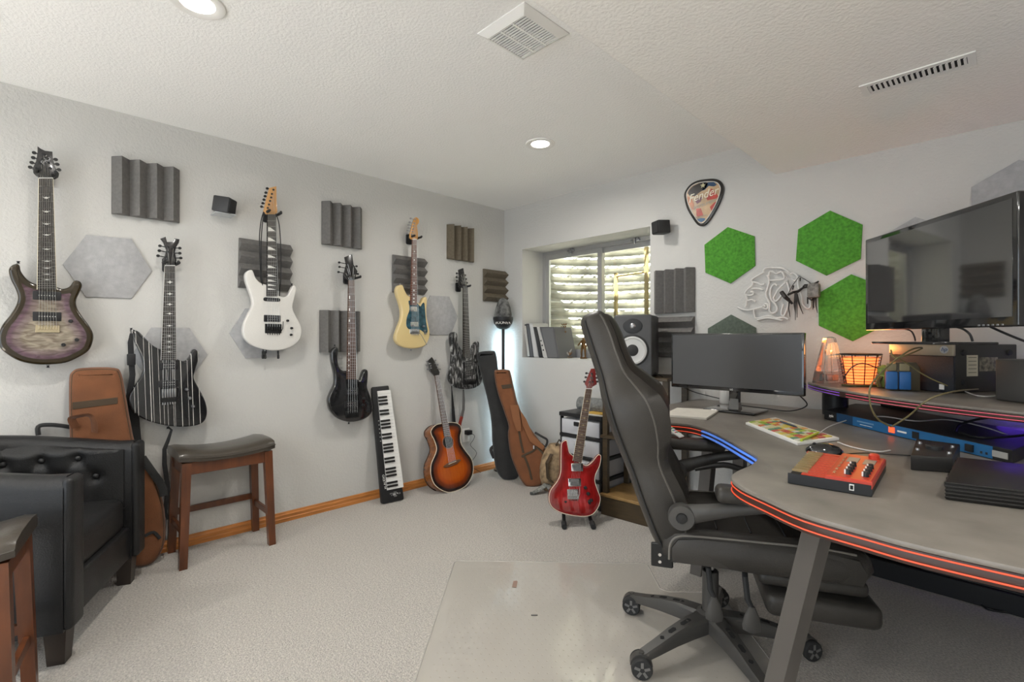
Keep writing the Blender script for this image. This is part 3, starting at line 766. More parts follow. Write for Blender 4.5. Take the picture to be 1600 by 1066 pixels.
# 3 white
white_paint = mat('white_pearl_paint', (0.70, 0.68, 0.64), 0.22, coat=0.8, var=0.04, vscale=200)
g, f, sh, q = guitar('electric_guitar', 'white electric guitar with maple headstock and shark tooth inlays', FL, (0.07, 0.115),
    [(381.9, 429.5), (385.9, 423.6), (391.8, 422.3), (394.6, 426.3), (397.8, 434.3), (404.2, 441.5), (411.4, 444.6), (416.2, 446), (425, 456), (433.2, 462.2), (440.9, 464.6), (447.3, 462.2), (452, 454.2), (456, 447), (460, 447.5), (461.3, 452.6), (458.4, 467), (455.6, 478), (456.8, 486), (463.2, 498.9), (468.8, 510), (469.6, 521.2), (465.6, 532.4), (453.7, 542), (434.5, 547.5), (413.8, 546.7), (394.7, 541), (381.9, 530.8), (377.9, 518), (380.3, 503.7), (388.3, 487.7), (393, 476.5), (391.8, 465.4), (386.7, 451), (382.7, 439.9)],
    (((417.6, 335.7), (431, 335.7)), ((417, 463), (433.2, 463))),
    [(421, 293.5), (431.9, 291), (432.4, 313.8), (433.6, 330.7), (431, 335.7), (416.7, 334.9), (411.6, 330.7), (415, 316.3)],
    [(418.5, 294), (416.2, 300.6), (415, 306.2), (413.2, 311.6), (411.5, 317.2), (409.5, 322.6)],
    dict(body=white_paint, neck=maple, board=ebony, head=mat('orange_maple_head', (0.62, 0.33, 0.12), 0.3, var=.1, vscale=6, coat=.5), group=GRP, neck_edge=M['black_pl'], hw=M['black_metal'], nut=M['black_metal'], pole=M['chrome'], knob=M['black_metal']),
    pickups=[(411.4, 464.6, 437.7, 471.8, 'oval'), (412.2, 492.2, 438, 503.3)], bridge=(413.8, 506, 439.3, 521), knobs=[(448.9, 501.3), (455.2, 512.9), (454.4, 523.3)], inlays='shark', frets=24, kn_r=0.0075, buttons=[(456, 446)])
hanger(FL, 424, 334, 'black wall hanger holding the white guitar', cpl=0.13)
cb = thing('instrument_cable', 'black instrument cables looped over the white guitar hanger', 'cable', FL.sub(*FL.px(424, 336, .12)))
oa, ob_ = FL.px(424, 336, .12)
def cl(pts, cs): return smooth2([(FL.px(x, y, c)[0] - oa, FL.px(x, y, c)[1] - ob_, c) for (x, y), c in zip(pts, cs)], 5, False)
for pts in ([(412, 331), (408, 345), (405.5, 370), (406, 400), (407, 430), (409, 445), (411, 470), (411, 520), (411, 552)], [(413, 332), (410, 350), (408, 380), (408, 410), (409.5, 440), (414, 480), (416, 530), (416, 552)], [(431, 334), (436, 350), (438.5, 380), (439, 410), (438.5, 440), (436.5, 462), (436, 500), (434.5, 552)]):
    MB().tube(cl(pts, [.125] * 2 + [.13] + [.12] * 2 + [.06] * (len(pts) - 5)), .0032, 6).build('cord', M['wire'], cb)
for x in (410.5, 434.5, 414): MB().tube(cl([(x, 549), (x + .3, 556), (x + .4, 561)], [.06, .062, .064]), [.006] * 5 + [.0075] * 5 + [.003], 8).build('plug', M['black_metal'], cb)

# 4 black bass
bass_m = mat('black_flame_gloss', (0.014, 0.014, 0.015), 0.10, coat=1.0, var=0.5, vscale=5, stretch=(14, 3, 1))
guitar('bass_guitar', 'glossy black five string bass guitar with a long upper horn', FL, W,
    [(516.3, 550.2), (520, 544.5), (524.1, 542.3), (527.3, 547.6), (526, 560.7), (528.5, 573.5), (534, 579), (541.7, 580), (549, 588), (557, 593), (561, 593.6), (564.9, 581.8), (568.8, 577), (573.3, 580.4), (572.9, 594.9), (572.4, 605.4), (578, 621.2), (581.1, 634.3), (578, 646.1), (566.2, 655.3), (545.2, 659.2), (526.8, 654), (515, 642.2), (511, 626.4), (515, 613.3), (521, 600.1), (521, 584.4), (517, 566)],
    (((544.4, 437.3), (554.4, 437.3)), ((541.7, 592.8), (556.5, 592.8))),
    [(538.6, 401.8), (550.4, 397.4), (552.5, 413.6), (558.8, 424), (556, 433), (554.4, 437.5), (544.4, 437.5), (537.3, 429.4), (541.2, 413.6)],
    [(531, 410), (531.5, 417), (530, 425), (558, 416), (560, 428)],
    dict(body=bass_m, neck=rosew, board=rosew, head=headblk, group=GRP, hw=M['black_metal'], nut=M['black_pl'], knob=M['black_pl'], string=mat('bass_string', (0.72, 0.71, 0.68), .3, .9)), nstr=5, pickups=[(537.8, 608, 559.6, 616.4), (537.8, 627.7, 559.6, 635.6)], bridge=(540, 643, 559.6, 651.5), bridge_kind='fixed', knobs=[(567.5, 622.5), (574, 630), (566.7, 633), (573.5, 641.6)], inlays='side', frets=24, kn_r=.009, bevel=0.012, buttons=[(545, 660), (523, 541)])
hanger(FL, 549, 433, 'black wall hanger holding the black bass', spread=0.07)

# 5 cream
creamp = mat('cream_paint', (0.72, 0.56, 0.27), 0.18, coat=0.9)
teal = mat('teal_pearl_guard', (0.025, 0.075, 0.10), 0.22, var=0.5, vscale=30, coat=0.5)
g, f, sh, q = guitar('electric_guitar', 'cream electric guitar with a dark teal pickguard', FL, W,
    [(617.3, 453), (620.5, 446.6), (627, 445.6), (630.2, 453), (634.6, 460.7), (640.6, 465), (646, 470), (651.8, 473.5), (655.7, 473.6), (659.4, 466), (663.7, 464.3), (665.4, 469.3), (664.4, 485.5), (664.8, 496.3), (668.7, 513.6), (669.5, 524.4), (664.8, 537.3), (657.2, 542.7), (643.2, 544.9), (628, 542.7), (618.4, 536.3), (615.6, 526.5), (619.4, 513.6), (624.8, 498.5), (625.5, 485.5), (621.6, 470.4), (618.4, 461.7)],
    (((644.3, 374.3), (651.2, 374.3)), ((641, 476.9), (651.8, 476.9))),
    [(640.4, 371), (642, 360.2), (645.4, 347.3), (648, 340.8), (651.8, 339.7), (655, 344), (654, 349.4), (651.4, 352.7), (652.9, 362.4), (652.9, 371), (651.2, 374.5), (644.3, 374.5)],
    [(642.8, 341), (641.2, 347), (640, 351.5), (639.5, 356), (638.4, 360), (637.5, 364.5)],
    dict(body=creamp, neck=maple, board=mat('reddish_rosewood', (0.14, 0.055, 0.035), .45), head=ambm, group=GRP, hw=M['steel'], pickup=M['chrome'], bridge=M['chrome'], knob=M['steel'], round_head=True, inlay=mat('pearl_dot', (.75, .74, .7), .3), armm=M['chrome'],
         arm=lambda ax, by, c: [(ax - .004, by + .01, c + .008), (ax + .012, by - .01, c + .014), (ax + .05, by - .085, c + .03)]),
    pickups=[(641, 479, 651.5, 487), (641, 503, 653, 510.5)], bridge=(640, 514.5, 655, 522), knobs=[(661.5, 510), (663, 517), (664, 521)], inlays='dot', frets=22, bevel=0.012, buttons=[(642, 546), (625, 445)],
    guard=([(638.4, 470), (645, 473), (652, 474), (656.6, 479), (660, 474), (662.9, 474), (664.1, 485.5), (665.7, 502.8), (668, 517), (664.8, 521), (656.6, 515.5), (648, 514.5), (640, 515), (635, 509.3), (635.6, 496.3), (640, 483.3)], teal))
hanger(FL, 647, 371, 'black wall hanger holding the cream guitar', spread=0.055)

# 6 black streaked
def streak_mat():
    m = mat('black_silver_streaks', (0.02, 0.02, 0.02), 0.3)
    nt = m.node_tree; N = nt.nodes; L = nt.links; b = N['Principled BSDF']
    tc = N.new('ShaderNodeTexCoord'); mp = N.new('ShaderNodeMapping'); mp.inputs['Scale'].default_value = (95, 14, 20); mp.inputs['Rotation'].default_value = (0, 0, R(-12))
    n = N.new('ShaderNodeTexNoise'); n.inputs['Scale'].default_value = 1.0; n.inputs['Detail'].default_value = 5; n.inputs['Distortion'].default_value = .6
    r = N.new('ShaderNodeValToRGB'); r.color_ramp.elements[0].position = .50; r.color_ramp.elements[1].position = .66
    r.color_ramp.elements[0].color = (.014, .014, .014, 1); r.color_ramp.elements[1].color = (.50, .50, .49, 1)
    L.new(tc.outputs['Object'], mp.inputs[0]); L.new(mp.outputs[0], n.inputs['Vector']); L.new(n.outputs['Fac'], r.inputs['Fac']); L.new(r.outputs['Color'], b.inputs['Base Color'])
    return m
g, f, sh, q = guitar('electric_guitar', 'black electric guitar with silver streaks, slanted frets and a strap', FL, W,
    [(703.1, 525), (707.2, 519), (712, 521.7), (713.6, 535.9), (718, 545), (724, 549), (730, 553), (735.2, 551), (738.5, 540), (743.9, 533.7), (746.6, 537.2), (746, 552.2), (744.7, 565.8), (749.4, 582.1), (751.3, 590.3), (746.6, 602.5), (731.7, 608), (712.6, 606.6), (703.1, 598.4), (701.2, 587.6), (705.4, 571.2), (707.5, 560.3), (704.5, 544)],
    (((723.5, 450.2), (731, 450.2)), ((723.5, 557.6), (735.2, 560))),
    [(716.7, 421.6), (724, 418.9), (725.5, 427), (731, 450), (723.5, 450.5), (716.7, 443.4), (718, 432.5)],
    [(714.8, 427), (714.4, 433), (715, 439), (728, 430), (729.5, 436), (731, 442)],
    dict(body=streak_mat(), neck=headblk, board=ebony, head=headblk, group=GRP, hw=M['black_metal'], nut=M['black_pl']), nstr=6, pickups=[(723, 564, 739, 573, 'hum', 14), (724, 579, 742, 588, 'hum', 14)], bridge=(724, 593, 744, 600), bridge_kind='fixed', knobs=[(742, 566)], inlays=None, frets=24, buttons=[(724, 609)])
MB().tube(st2([(724, 609), (724.5, 625), (724, 640), (721, 652), (717, 668)], [.08, .085, .085, .085, .08]), [.008, .014, .015, .017, .018], 6, flat=.15).build('strap', mat('grey_strap', (.12, .115, .11), .8), g)
MB().tube(st2([(721.5, 651), (719, 660), (716.5, 672)], [.086, .086, .084]), [.017, .018, .019], 6, flat=.17).build('strap_end', mat('red_leather', (.30, .035, .02), .5), g)
MB().tube(st2([(705, 527), (704, 570), (706, 610), (708, 640), (709.5, 662)], [.05, .04, .03, .03, .03]), [.004, .005, .005, .016, .018], 6, flat=.2).build('strap_front', MATS['nylon_strap'], g)
hanger(FL, 724, 447, 'black wall hanger holding the streaked guitar', spread=0.055)

# 7 acoustic, leaning on the wall
b0 = P(703, 770, 0.0); b0.x = max(b0.x, -3.05)
hpt = FL.at(*FL.px(678, 562, 0.06), 0.06)
vdir = (hpt - b0).normalized()
# plane leaning back: a axis horizontal along the wall, b up the lean
FAc = Frame(b0, (0.05, 1, 0), (-0.25, 0, 1))
ac_body = [(673.8, 672.7), (680.5, 664.8), (690.7, 661.9), (707.5, 660.3), (717.7, 663.7), (721, 671.6), (719.2, 682.8), (720.6, 694), (727.8, 705.3), (736.8, 717.7), (739.7, 732.4), (736.8, 745.9), (727.8, 759.4), (714.3, 766.6), (700.8, 769.5), (688.4, 765), (678.3, 756), (673.3, 741.4), (673.8, 725.6), (679.4, 712), (682.3, 700.8), (678.3, 687.3), (674.2, 679.5)]
sunb = burst_mat('tobacco_sunburst', [(0.0, (0.012, 0.006, 0.005)), (0.16, (0.022, 0.009, 0.006)), (0.42, (0.16, 0.030, 0.006)), (0.75, (0.42, 0.075, 0.005)), (1.0, (0.50, 0.105, 0.007))], noise=(0.75, 0.6, 0.5), nscale=5, nstretch=(16, 1, 1), nmix=.5, rough=0.16, coat=.4)
mahog = mat('mahogany_side', (0.26, 0.085, 0.02), 0.22, var=.25, vscale=5, stretch=(4, 12, 4), coat=.7)
o_ = smooth2([FAc.px(x, y, 0.0) for x, y in ac_body], 4)
ac = thing('acoustic_guitar', 'sunburst acoustic guitar leaning against the wall on the carpet', 'guitar', FAc)
bd = MB().plate(o_, -0.105, 0.0, .003, 2).build('body', mahog, ac, ang=50)
ob_ = ccw(o_); nr_ = normals2(ob_)
tp = dense_cap(MB(), [(ob_[i][0] - nr_[i][0] * .003, ob_[i][1] - nr_[i][1] * .003) for i in range(len(ob_))], 0.0006, 0.011).build('top', sunb, bd, ang=60); set_rim(tp, ob_, 0.10)
for c_ in (-.001, -.104): MB().tube([(x, y, c_) for x, y in ob_ + ob_[:1]], .0028, 5).build('binding', cream if c_ > -.05 else headblk, bd)
hx, hy = FAc.px(700, 691, 0)
MB().plate(circ(hx, hy, .047, 24), 0.0008, .0014).build('soundhole', M['dark'], ac, smooth=False)
MB().tube([(hx + .051 * math.cos(2 * PI * i / 28), hy + .051 * math.sin(2 * PI * i / 28), .0014) for i in range(29)], .0022, 4).build('rosette', mat('rosette', (.20, .10, .05), .4), ac)
pA = [FAc.px(x, y, .008) for x, y in ((679.4, 587), (686.2, 586), (703.5, 680.6), (694, 682))]
nl, nr2, er, el = [Vector((*p, 0)) for p in pA]
def lp(s): return nl.lerp(el, s), nr2.lerp(er, s)
MB().loft([[a + Vector((0, 0, .002)), a.lerp(b, .15) + Vector((0, 0, -.012)), a.lerp(b, .5) + Vector((0, 0, -.018)), a.lerp(b, .85) + Vector((0, 0, -.012)), b + Vector((0, 0, .002))] for a, b in (lp(0), lp(.3), lp(.6), lp(.8))]).build('neck', mahog, ac)
fbo = MB().loft([[a + Vector((0, 0, .001)), b + Vector((0, 0, .001)), b + Vector((0, 0, .008)), a + Vector((0, 0, .008))] for a, b in (lp(0), lp(1))]).build('fretboard', rosew, ac, smooth=False)
fr = MB(); ps = [(1 - 2 ** (-k / 12)) / (1 - 2 ** (-20 / 12)) * .99 for k in range(21)]
for k in range(1, 21): fr.tube([lp(ps[k])[0] + Vector((0, 0, .008)), lp(ps[k])[1] + Vector((0, 0, .008))], .0011, 4)
fr.build('frets', frets_m, fbo)['kind'] = 'stuff'
ho = [FAc.px(x, y, 0.0) for x, y in ((674.9, 558), (669.3, 563.5), (671.5, 579.3), (679.4, 587.5), (686.2, 586.5), (687, 582), (682.8, 572.5), (677, 561))]
hd = MB().plate(ho, -.014, .002, .002, 1).build('headstock', headblk, ac)
hc = Vector((sum(p[0] for p in ho) / 8, sum(p[1] for p in ho) / 8))
for s in (-1, 1):
    for k in range(3):
        c = hc + Vector((s * .012 - .012 + .010 * (2 - k), -.038 + .036 * (2 - k), 0)) if False else Vector(FAc.px(*(((667.5, 565), (667.8, 571), (668.8, 577)) if s < 0 else ((681, 563), (684.5, 570), (688, 577)))[k], 0))
        i_ = c.lerp(hc, .45)
        MB().tube([(c.x, c.y, -.006), (i_.x, i_.y, -.006)], .0026, 6).loft([[(c.x + dx * .008, c.y + dy * .007, -.006 + dz) for dx, dy in circ(0, 0, 1, 8)] for dz in (-.003, .003)]).lathe([(.006, 0), (.006, .002), (.003, .003), (.003, .009), (.0004, .0092)], (i_.x, i_.y, .002), n=8).build('tuning_peg', M['steel'], hd)
bx, by = FAc.px(706, 724, 0)
ang_ = R(9)
br_o = [(bx + x * math.cos(ang_) - y * math.sin(ang_), by + x * math.sin(ang_) + y * math.cos(ang_)) for x, y in smooth2([(-.085, -.002), (-.045, .012), (.045, .012), (.085, -.002), (.04, -.018), (-.04, -.018)], 4)]
brg = MB().plate(br_o, 0, .009, .003, 2).build('bridge', mat('brown_bridge', (.14, .065, .03), .45), ac)
MB().tube([(bx - .037, by - .003, .010), (bx + .037, by + .009, .010)], .002, 5).build('saddle', cream, brg)
for k in range(6):
    s = .12 + .76 * k / 5; a = lp(0)[0].lerp(lp(0)[1], s)
    MB().tube([(bx + (-.032 + .064 * k / 5), by + .002 + .010 * k / 5, .011), (a.x, a.y, .0105)], .0008, 4).build('string', string_m, ac)
MB().lathe([(.006, 0), (.006, .008), (.0005, .009)], n=8, m=Matrix.Translation((FAc.px(690, 662, -.05)[0] + .01, FAc.px(690, 661, -.05)[1], -.05)) @ Matrix.Rotation(R(-90), 4, 'X')).build('strap_button', M['steel'], ac)

# 8 red guitar on a floor stand, facing the room
FRd = Frame(P(897, 818, 0.0) + Vector((0, 0, 0.0)), RT * 1.0 + FW * 0.06, UP - FW * -0.24)
redm = burst_mat('cherry_flame', [(0, (0.10, 0.006, 0.006)), (0.3, (0.26, 0.012, 0.010)), (0.8, (0.42, 0.022, 0.022)), (1, (0.46, 0.03, 0.035))], noise=(.55, .4, .4), nscale=7, nstretch=(9, 2, 1), nmix=.6, rough=.06)
S = 3.808
def cr(pts): return [(840 + x / S, 560 + y / S) for x, y in pts]
g, f, sh, q = guitar('electric_guitar', 'translucent red electric guitar standing on a floor stand', FRd, (0.03, 0.075),
    cr([(135, 515), (150, 492), (172, 487), (180, 520), (190, 560), (212, 580), (240, 612), (268, 628), (290, 634), (320, 612), (345, 580), (362, 570), (376, 585), (368, 640), (345, 690), (340, 730), (355, 780), (372, 830), (362, 880), (330, 925), (285, 942), (210, 938), (130, 918), (80, 885), (62, 840), (70, 785), (110, 730), (130, 680), (132, 600)]),
    (cr([(288, 180), (324, 182)]), cr([(210, 610), (262, 622)])),
    cr([(318, 62), (338, 60), (345, 75), (348, 130), (353, 155), (326, 170), (325, 182), (289, 180), (292, 168), (280, 150), (298, 110)]),
    cr([(292, 88), (288, 112), (280, 138), (352, 92), (354, 115), (356, 138)]),
    dict(body=redm, side=mat('cherry_side', (.22, .012, .012), .08, coat=1.0), neck=mat('dark_red_neck', (.09, .012, .01), .2, coat=.6), board=rosew, head=mat('red_head', (.17, .012, .010), .12, coat=.8), neck_edge=cream, hw=M['black_metal'], pickup=M['chrome'], bridge=M['chrome'], saddle=M['chrome'], knob=M['black_pl'], cover=M['steel'], inlay=mat('abalone', (.45, .36, .20), .3), dome=.0012),
    pickups=[(840 + 200 / S, 560 + 625 / S, 840 + 270 / S, 560 + 672 / S, 'ring'), (840 + 182 / S, 560 + 715 / S, 840 + 258 / S, 560 + 762 / S, 'ring')], bridge=(840 + 175 / S, 560 + 780 / S, 840 + 245 / S, 560 + 838 / S), knobs=cr([(283, 770), (300, 806), (318, 845)]), inlays='cross', frets=24, burst=.1, binding=cream, kn_r=.011, buttons=[])
stand = thing('guitar_stand', 'black tubular floor stand under the red guitar', 'guitar stand', floor_frame(*P(900, 815, 0).xy, math.degrees(math.atan2(-FW.y, -FW.x))))
for s in (-1, 1):
    MB().tube([(-.10, s * .05, .17), (-.04, s * .08, .10), (.05, s * .085, .035), (.13, s * .09, .018)], [.010, .012, .012, .012], 8).build('leg', M['black_metal'], stand)
    MB().tube([(.085, s * .089, .024), (.14, s * .091, .017)], .017, 10).build('foot', M['rubber'], stand)
    MB().tube([(-.09, s * .06, .12), (-.03, s * .075, .115), (.06, s * .078, .13), (.075, s * .076, .16)], [.010, .011, .012, .010], 8).build('cradle_arm', M['rubber'], stand)
MB().tube([(-.10, -.05, .17), (-.12, 0, .20), (-.10, .05, .17)], .011, 8).build('yoke', M['black_metal'], stand)
MB().tube([(-.04, -.08, .10), (-.04, .08, .10)], .009, 8).build('cross_bar', M['black_metal'], stand)
# ------------------------------------------------------------------ keyboard leaning on the wall
kb0 = P(614, 786, 0.0)
ktop = FL.at(*FL.px(592, 604, 0.02), 0.02)
kdir = (ktop - kb0).normalized()
FK = Frame(kb0, (0.10, 1, 0), kdir)
_KO = [FK.px(x, y, 0.0) for x, y in ((581, 605), (607.5, 602.5), (631.5, 780.5), (597, 788))]
kb = thing('midi_keyboard', 'slim black keyboard controller standing on end against the wall', 'keyboard', FK)
qa, qb, qc, qd = [Vector((*p, 0)) for p in _KO]
def kq(s, t, c=0.0):       # s across (0 left, 1 right), t down (0 top, 1 bottom)
    p = qa.lerp(qb, s).lerp(qd.lerp(qc, s), t); return (p.x, p.y, c)
MB().plate([kq(s, t)[:2] for s, t in ((0, .01), (.06, 0), (.96, 0), (1, .01), (1, .99), (.96, 1), (.06, 1), (0, .99))], -0.032, 0.0, .004, 2).build('case', M['black_pl'], kb)
ivory = mat('ivory_key', (0.80, 0.79, 0.76), 0.3); ebk = mat('black_key', (0.018, 0.017, 0.016), 0.35)
t0, t1 = 0.040, 0.895
nw = 29
for k in range(nw):
    ta = t0 + (t1 - t0) * k / nw + .0006; tb = t0 + (t1 - t0) * (k + 1) / nw - .0006
    c_ = [kq(.27, ta), kq(1.03, ta), kq(1.03, tb), kq(.27, tb)]
    MB().loft([[(p[0], p[1], .0005) for p in c_], [(p[0], p[1], .009) for p in c_]]).build('white_key', ivory, kb, smooth=False)
for k in range(nw - 1):
    if (k % 7) in (0, 4): continue
    tc_ = t0 + (t1 - t0) * (k + 1) / nw
    c_ = [kq(.27, tc_ - .0085), kq(.76, tc_ - .0085), kq(.76, tc_ + .0085), kq(.27, tc_ + .0085)]
    MB().loft([[(p[0], p[1], .008) for p in c_], [(p[0], p[1], .018) for p in c_]]).build('black_key', ebk, kb, smooth=False)
tx = MB(); p = kq(.20, .82); text_mesh(tx, 'M-AUDIO', 0.024, p[0], p[1], .0006, rot=R(97))
p = kq(.60, .94); text_mesh(tx, '- 00 +', 0.022, p[0], p[1], .0006, rot=R(8)); tx.build('lettering', ivory, kb, smooth=False)
for k in range(6):
    p = kq(.20, .30 + k * .035); MB().lathe([(.003, 0), (.003, .002), (.0005, .0022)], (p[0], p[1], 0), n=6).build('button', ivory, kb)
for s, t in ((.45, .93), (.62, .955), (.62, .925), (.8, .94)):
    p = kq(s, t); MB().rbox(p[0] - .012, p[0] + .012, p[1] - .006, p[1] + .006, -.001, .003, .002, 1).build('control_button', mat('grey_button', (.12, .12, .12), .5), kb)

# ------------------------------------------------------------------ soft guitar cases
brown_c = mat('tan_canvas', (0.185, 0.066, 0.022), 0.85, bump=0.35, bscale=260, var=0.15, vscale=9, sheen=.2)
black_c = mat('black_canvas', (0.022, 0.022, 0.022), 0.85, bump=0.4, bscale=260, var=0.2, vscale=9, sheen=.2)
strapm = mat('brown_webbing', (0.065, 0.042, 0.022), 0.8, bump=.3, bscale=300)
def soft_case(F, outl, label, m, th=0.13, bev=0.035, zip_off=0.012):
    o = smooth2([F.px(x, y, 0.0) for x, y in outl], 4)
    t = thing('gig_bag', label, 'guitar case', F, 'soft guitar cases')
    MB().plate(o, -th, 0.0, bev, 5).build('bag', m, t, ang=60)
    ob = ccw(o); n = normals2(ob)
    MB().tube([(ob[i][0] - n[i][0] * zip_off, ob[i][1] - n[i][1] * zip_off, -.012) for i in range(len(ob))] + [(ob[0][0] - n[0][0] * zip_off, ob[0][1] - n[0][1] * zip_off, -.012)], .0035, 5).build('piping', strapm if m is brown_c else m, t)
    return t
def strip(F, t, name, pts, cs, wd, m, flat=.14):
    q_ = [(*F.px(x, y, c), c) for (x, y), c in zip(pts, cs)]
    return MB().tube(smooth2(q_, 4, False), wd, 8, flat=flat).build(name, m, t)
def strap_quad(F, t, name, pts, c, m, th=.004):
    o = [F.px(x, y, c) for x, y in pts]
    return MB().plate(o, c - th, c + th * .3, .001, 1).build(name, m, t)
# left, behind the armchair
bb = P(235, 886, 0.0)
FG1 = Frame(bb, (0.10, 1, 0), (-0.035, 0, 1))
gb = soft_case(FG1, [(107, 600), (112, 581), (130, 575), (178, 575), (190, 585), (197, 620), (204, 660), (212, 695), (228, 722), (246, 757), (258, 800), (258, 850), (240, 882), (205, 888), (160, 872), (130, 830), (114, 760), (108, 680)], 'tan canvas guitar case standing behind the black armchair', brown_c, 0.085)
strap_quad(FG1, gb, 'band', [(113, 629), (184, 621), (184, 631), (113, 640)], .002, strapm)
strip(FG1, gb, 'handle', [(118, 668), (112, 655), (120, 651), (140, 649), (147, 660), (148, 676)], [.01, .03, .05, .05, .04, .01], .016, brown_c, .2)
strip(FG1, gb, 'shoulder_strap', [(222, 715), (236, 735), (252, 758), (256, 775)], [.012] * 4, .018, black_c, .3)
strip(FG1, gb, 'lower_strap', [(226, 838), (240, 832), (250, 842)], [.006] * 3, .008, black_c, .3)
# corner pair
bk = P(797, 751, 0.0); FG2 = Frame(bk, RT * 1.0 + FW * .08, UP + FW * 0.09)
gb2 = soft_case(FG2, [(745, 556), (749, 550), (768, 548), (775, 552), (779, 580), (786, 615), (795, 650), (806, 690), (813, 720), (811, 745), (796, 752), (784, 748), (775, 733), (770, 700), (768, 660), (762, 625), (753, 590)], 'black guitar case leaning in the corner behind the tan case', black_c, 0.09)
strip(FG2, gb2, 'side_pocket', [(772, 697), (767, 703), (772, 716)], [-.03] * 3, .014, black_c, .5)
bq = P(842, 762, 0.0); FG3 = Frame(bq, RT * 1.0 - FW * .1, UP + FW * 0.19)
gb3 = soft_case(FG3, [(771, 582), (777, 577), (793, 577), (797, 583), (803, 610), (809, 633), (822, 660), (838, 683), (853, 703), (861, 716), (859, 742), (846, 759), (825, 762), (814, 752), (806, 735), (797, 710), (793, 680), (794, 665), (786, 640), (776, 610)], 'tan canvas guitar case leaning in the corner with dark straps', brown_c, 0.10)
strap_quad(FG3, gb3, 'band', [(783, 602), (799, 600), (801, 606), (785, 608)], .002, strapm)
strap_quad(FG3, gb3, 'padded_strap', [(797, 633), (810, 633), (813, 655), (815, 674), (808, 674), (801, 655)], .018, mat('tan_pad', (.235, .092, .034), .8, bump=.3, bscale=200), .014)
strap_quad(FG3, gb3, 'padded_strap', [(812, 640), (822, 655), (833, 680), (851, 698), (848, 704), (828, 690), (817, 665)], .012, MATS['tan_pad'], .012)
for nm, pts in (('webbing', [(811, 674), (814, 692), (818, 708)]), ('webbing', [(815, 714), (822, 710), (834, 704), (842, 694)]), ('webbing', [(818, 710), (826, 730), (831, 750)]), ('webbing', [(837, 697), (846, 706), (856, 718)])):
    strip(FG3, gb3, nm, pts, [.004] * len(pts), .009, strapm, .25)
strip(FG3, gb3, 'handle', [(836, 676), (846, 682), (855, 688), (852, 698), (846, 694)], [-.03, -.01, 0, 0, -.02], .009, black_c, .5)
b_ = FG3.px(834, 699, .008); MB().rbox(b_[0] - .006, b_[0] + .006, b_[1] - .014, b_[1] + .014, .004, .014, .002, 1).build('buckle', M['steel'], gb3)

# camouflage backpack by the red guitar
camo = mat('camouflage_cloth', (0.30, 0.21, 0.12), 0.9, var=.55, vscale=22, bump=.3, bscale=120)
pp = P(858, 772, 0.0)
bp = thing('backpack', 'small camouflage backpack slumped behind the red guitar', 'bag', Frame((pp.x, pp.y, 0), RT, FW))
rings = []
for i in range(9):
    z = .36 * i / 8; s = math.sin(PI * (0.16 + 0.78 * i / 8)) ** .6
    rings.append([(0.035 + (.11 * s) * math.copysign(abs(math.cos(a)) ** .7, math.cos(a)) + .05 * z, 0.12 + .10 * s * math.copysign(abs(math.sin(a)) ** .7, math.sin(a)), z) for a in [2 * PI * j / 20 for j in range(20)]])
MB().loft(rings).build('pack', camo, bp, ang=70)
MB().tube([(0.02, .03, .30), (-.02, -.01, .24), (-.01, 0.0, .12), (.03, .02, .08)], .014, 8, flat=.35).build('shoulder_strap', strapm, bp)
MB().tube([(.06, .08, .355), (.085, .08, .40), (.12, .08, .355)], .008, 6).build('grab_loop', strapm, bp)
sp = thing('cloth_strap', 'grey patterned cloth strap lying on the carpet behind the red guitar', 'strap', Frame((*P(848, 772, 0).xy, 0), RT, FW))
MB().tube([(-.08, -.02, .012), (-.03, 0, .03), (.02, .02, .06), (.05, .02, .05), (.07, 0, .02)], [.018, .026, .03, .03, .02], 8, flat=.5).build('webbing', mat('grey_camo', (.22, .22, .20), .9, var=.6, vscale=60), sp)
MB().rbox(-.10, -.05, -.035, -.005, .003, .02, .006).build('buckle', mat('dark_grey_cloth', (.07, .07, .065), .8), sp)

# ------------------------------------------------------------------ corner floor lamp with a knitted hat
lx, ly = FL.o.x + 0.105, YB - 0.115
lamp = thing('corner_floor_lamp', 'slim black floor lamp glowing into the corner', 'floor lamp', Frame((lx, ly, 0), (1, 0, 0), (0, 1, 0)))
MB().lathe([(.0005, 0), (.085, 0), (.085, .012), (.02, .02), (.0005, .02)], n=24).build('base', M['black_metal'], lamp)
cd = Vector((-1, 1, 0)).normalized(); cp = Vector((1, 1, 0)).normalized()
MB().loft([[tuple(cp * -.013 + UP * z), tuple(cp * .013 + UP * z), tuple(cd * .016 + cp * .006 + UP * z), tuple(cd * .016 - cp * .006 + UP * z)] for z in (.018, 1.36)]).build('pole', M['black_metal'], lamp, smooth=False)
MB().loft([[tuple(cd * .0165 + cp * -.005 + UP * z), tuple(cd * .0165 + cp * .005 + UP * z), tuple(cd * .019 + cp * .003 + UP * z), tuple(cd * .019 + cp * -.003 + UP * z)] for z in (.05, 1.35)]).build('led_strip', mat('led_white_blue', (1, 1, 1), .5, emit=(0.62, 0.86, 1.0), estr=52.0), lamp, smooth=False)
hat = thing('knitted_hat', 'black and grey patterned hat with pale letters on its band, atop the lamp', 'hat', Frame((lx + .015, ly - .015, 1.28), RT, FW))
hm = mat('grey_black_knit', (0.13, 0.13, 0.125), 0.85, var=.85, vscale=22, bump=.5, bscale=120)
MB().lathe([(.070, .06), (.078, .09), (.078, .13), (.068, .19), (.05, .245), (.028, .275), (.001, .285)], n=20).build('crown', hm, hat)
MB().lathe([(.03, 0), (.055, .012), (.082, .05), (.092, .09), (.090, .11), (.080, .09), (.066, .06), (.001, .03)], n=24).build('band', M['black_pl'], hat)
hl = MB()
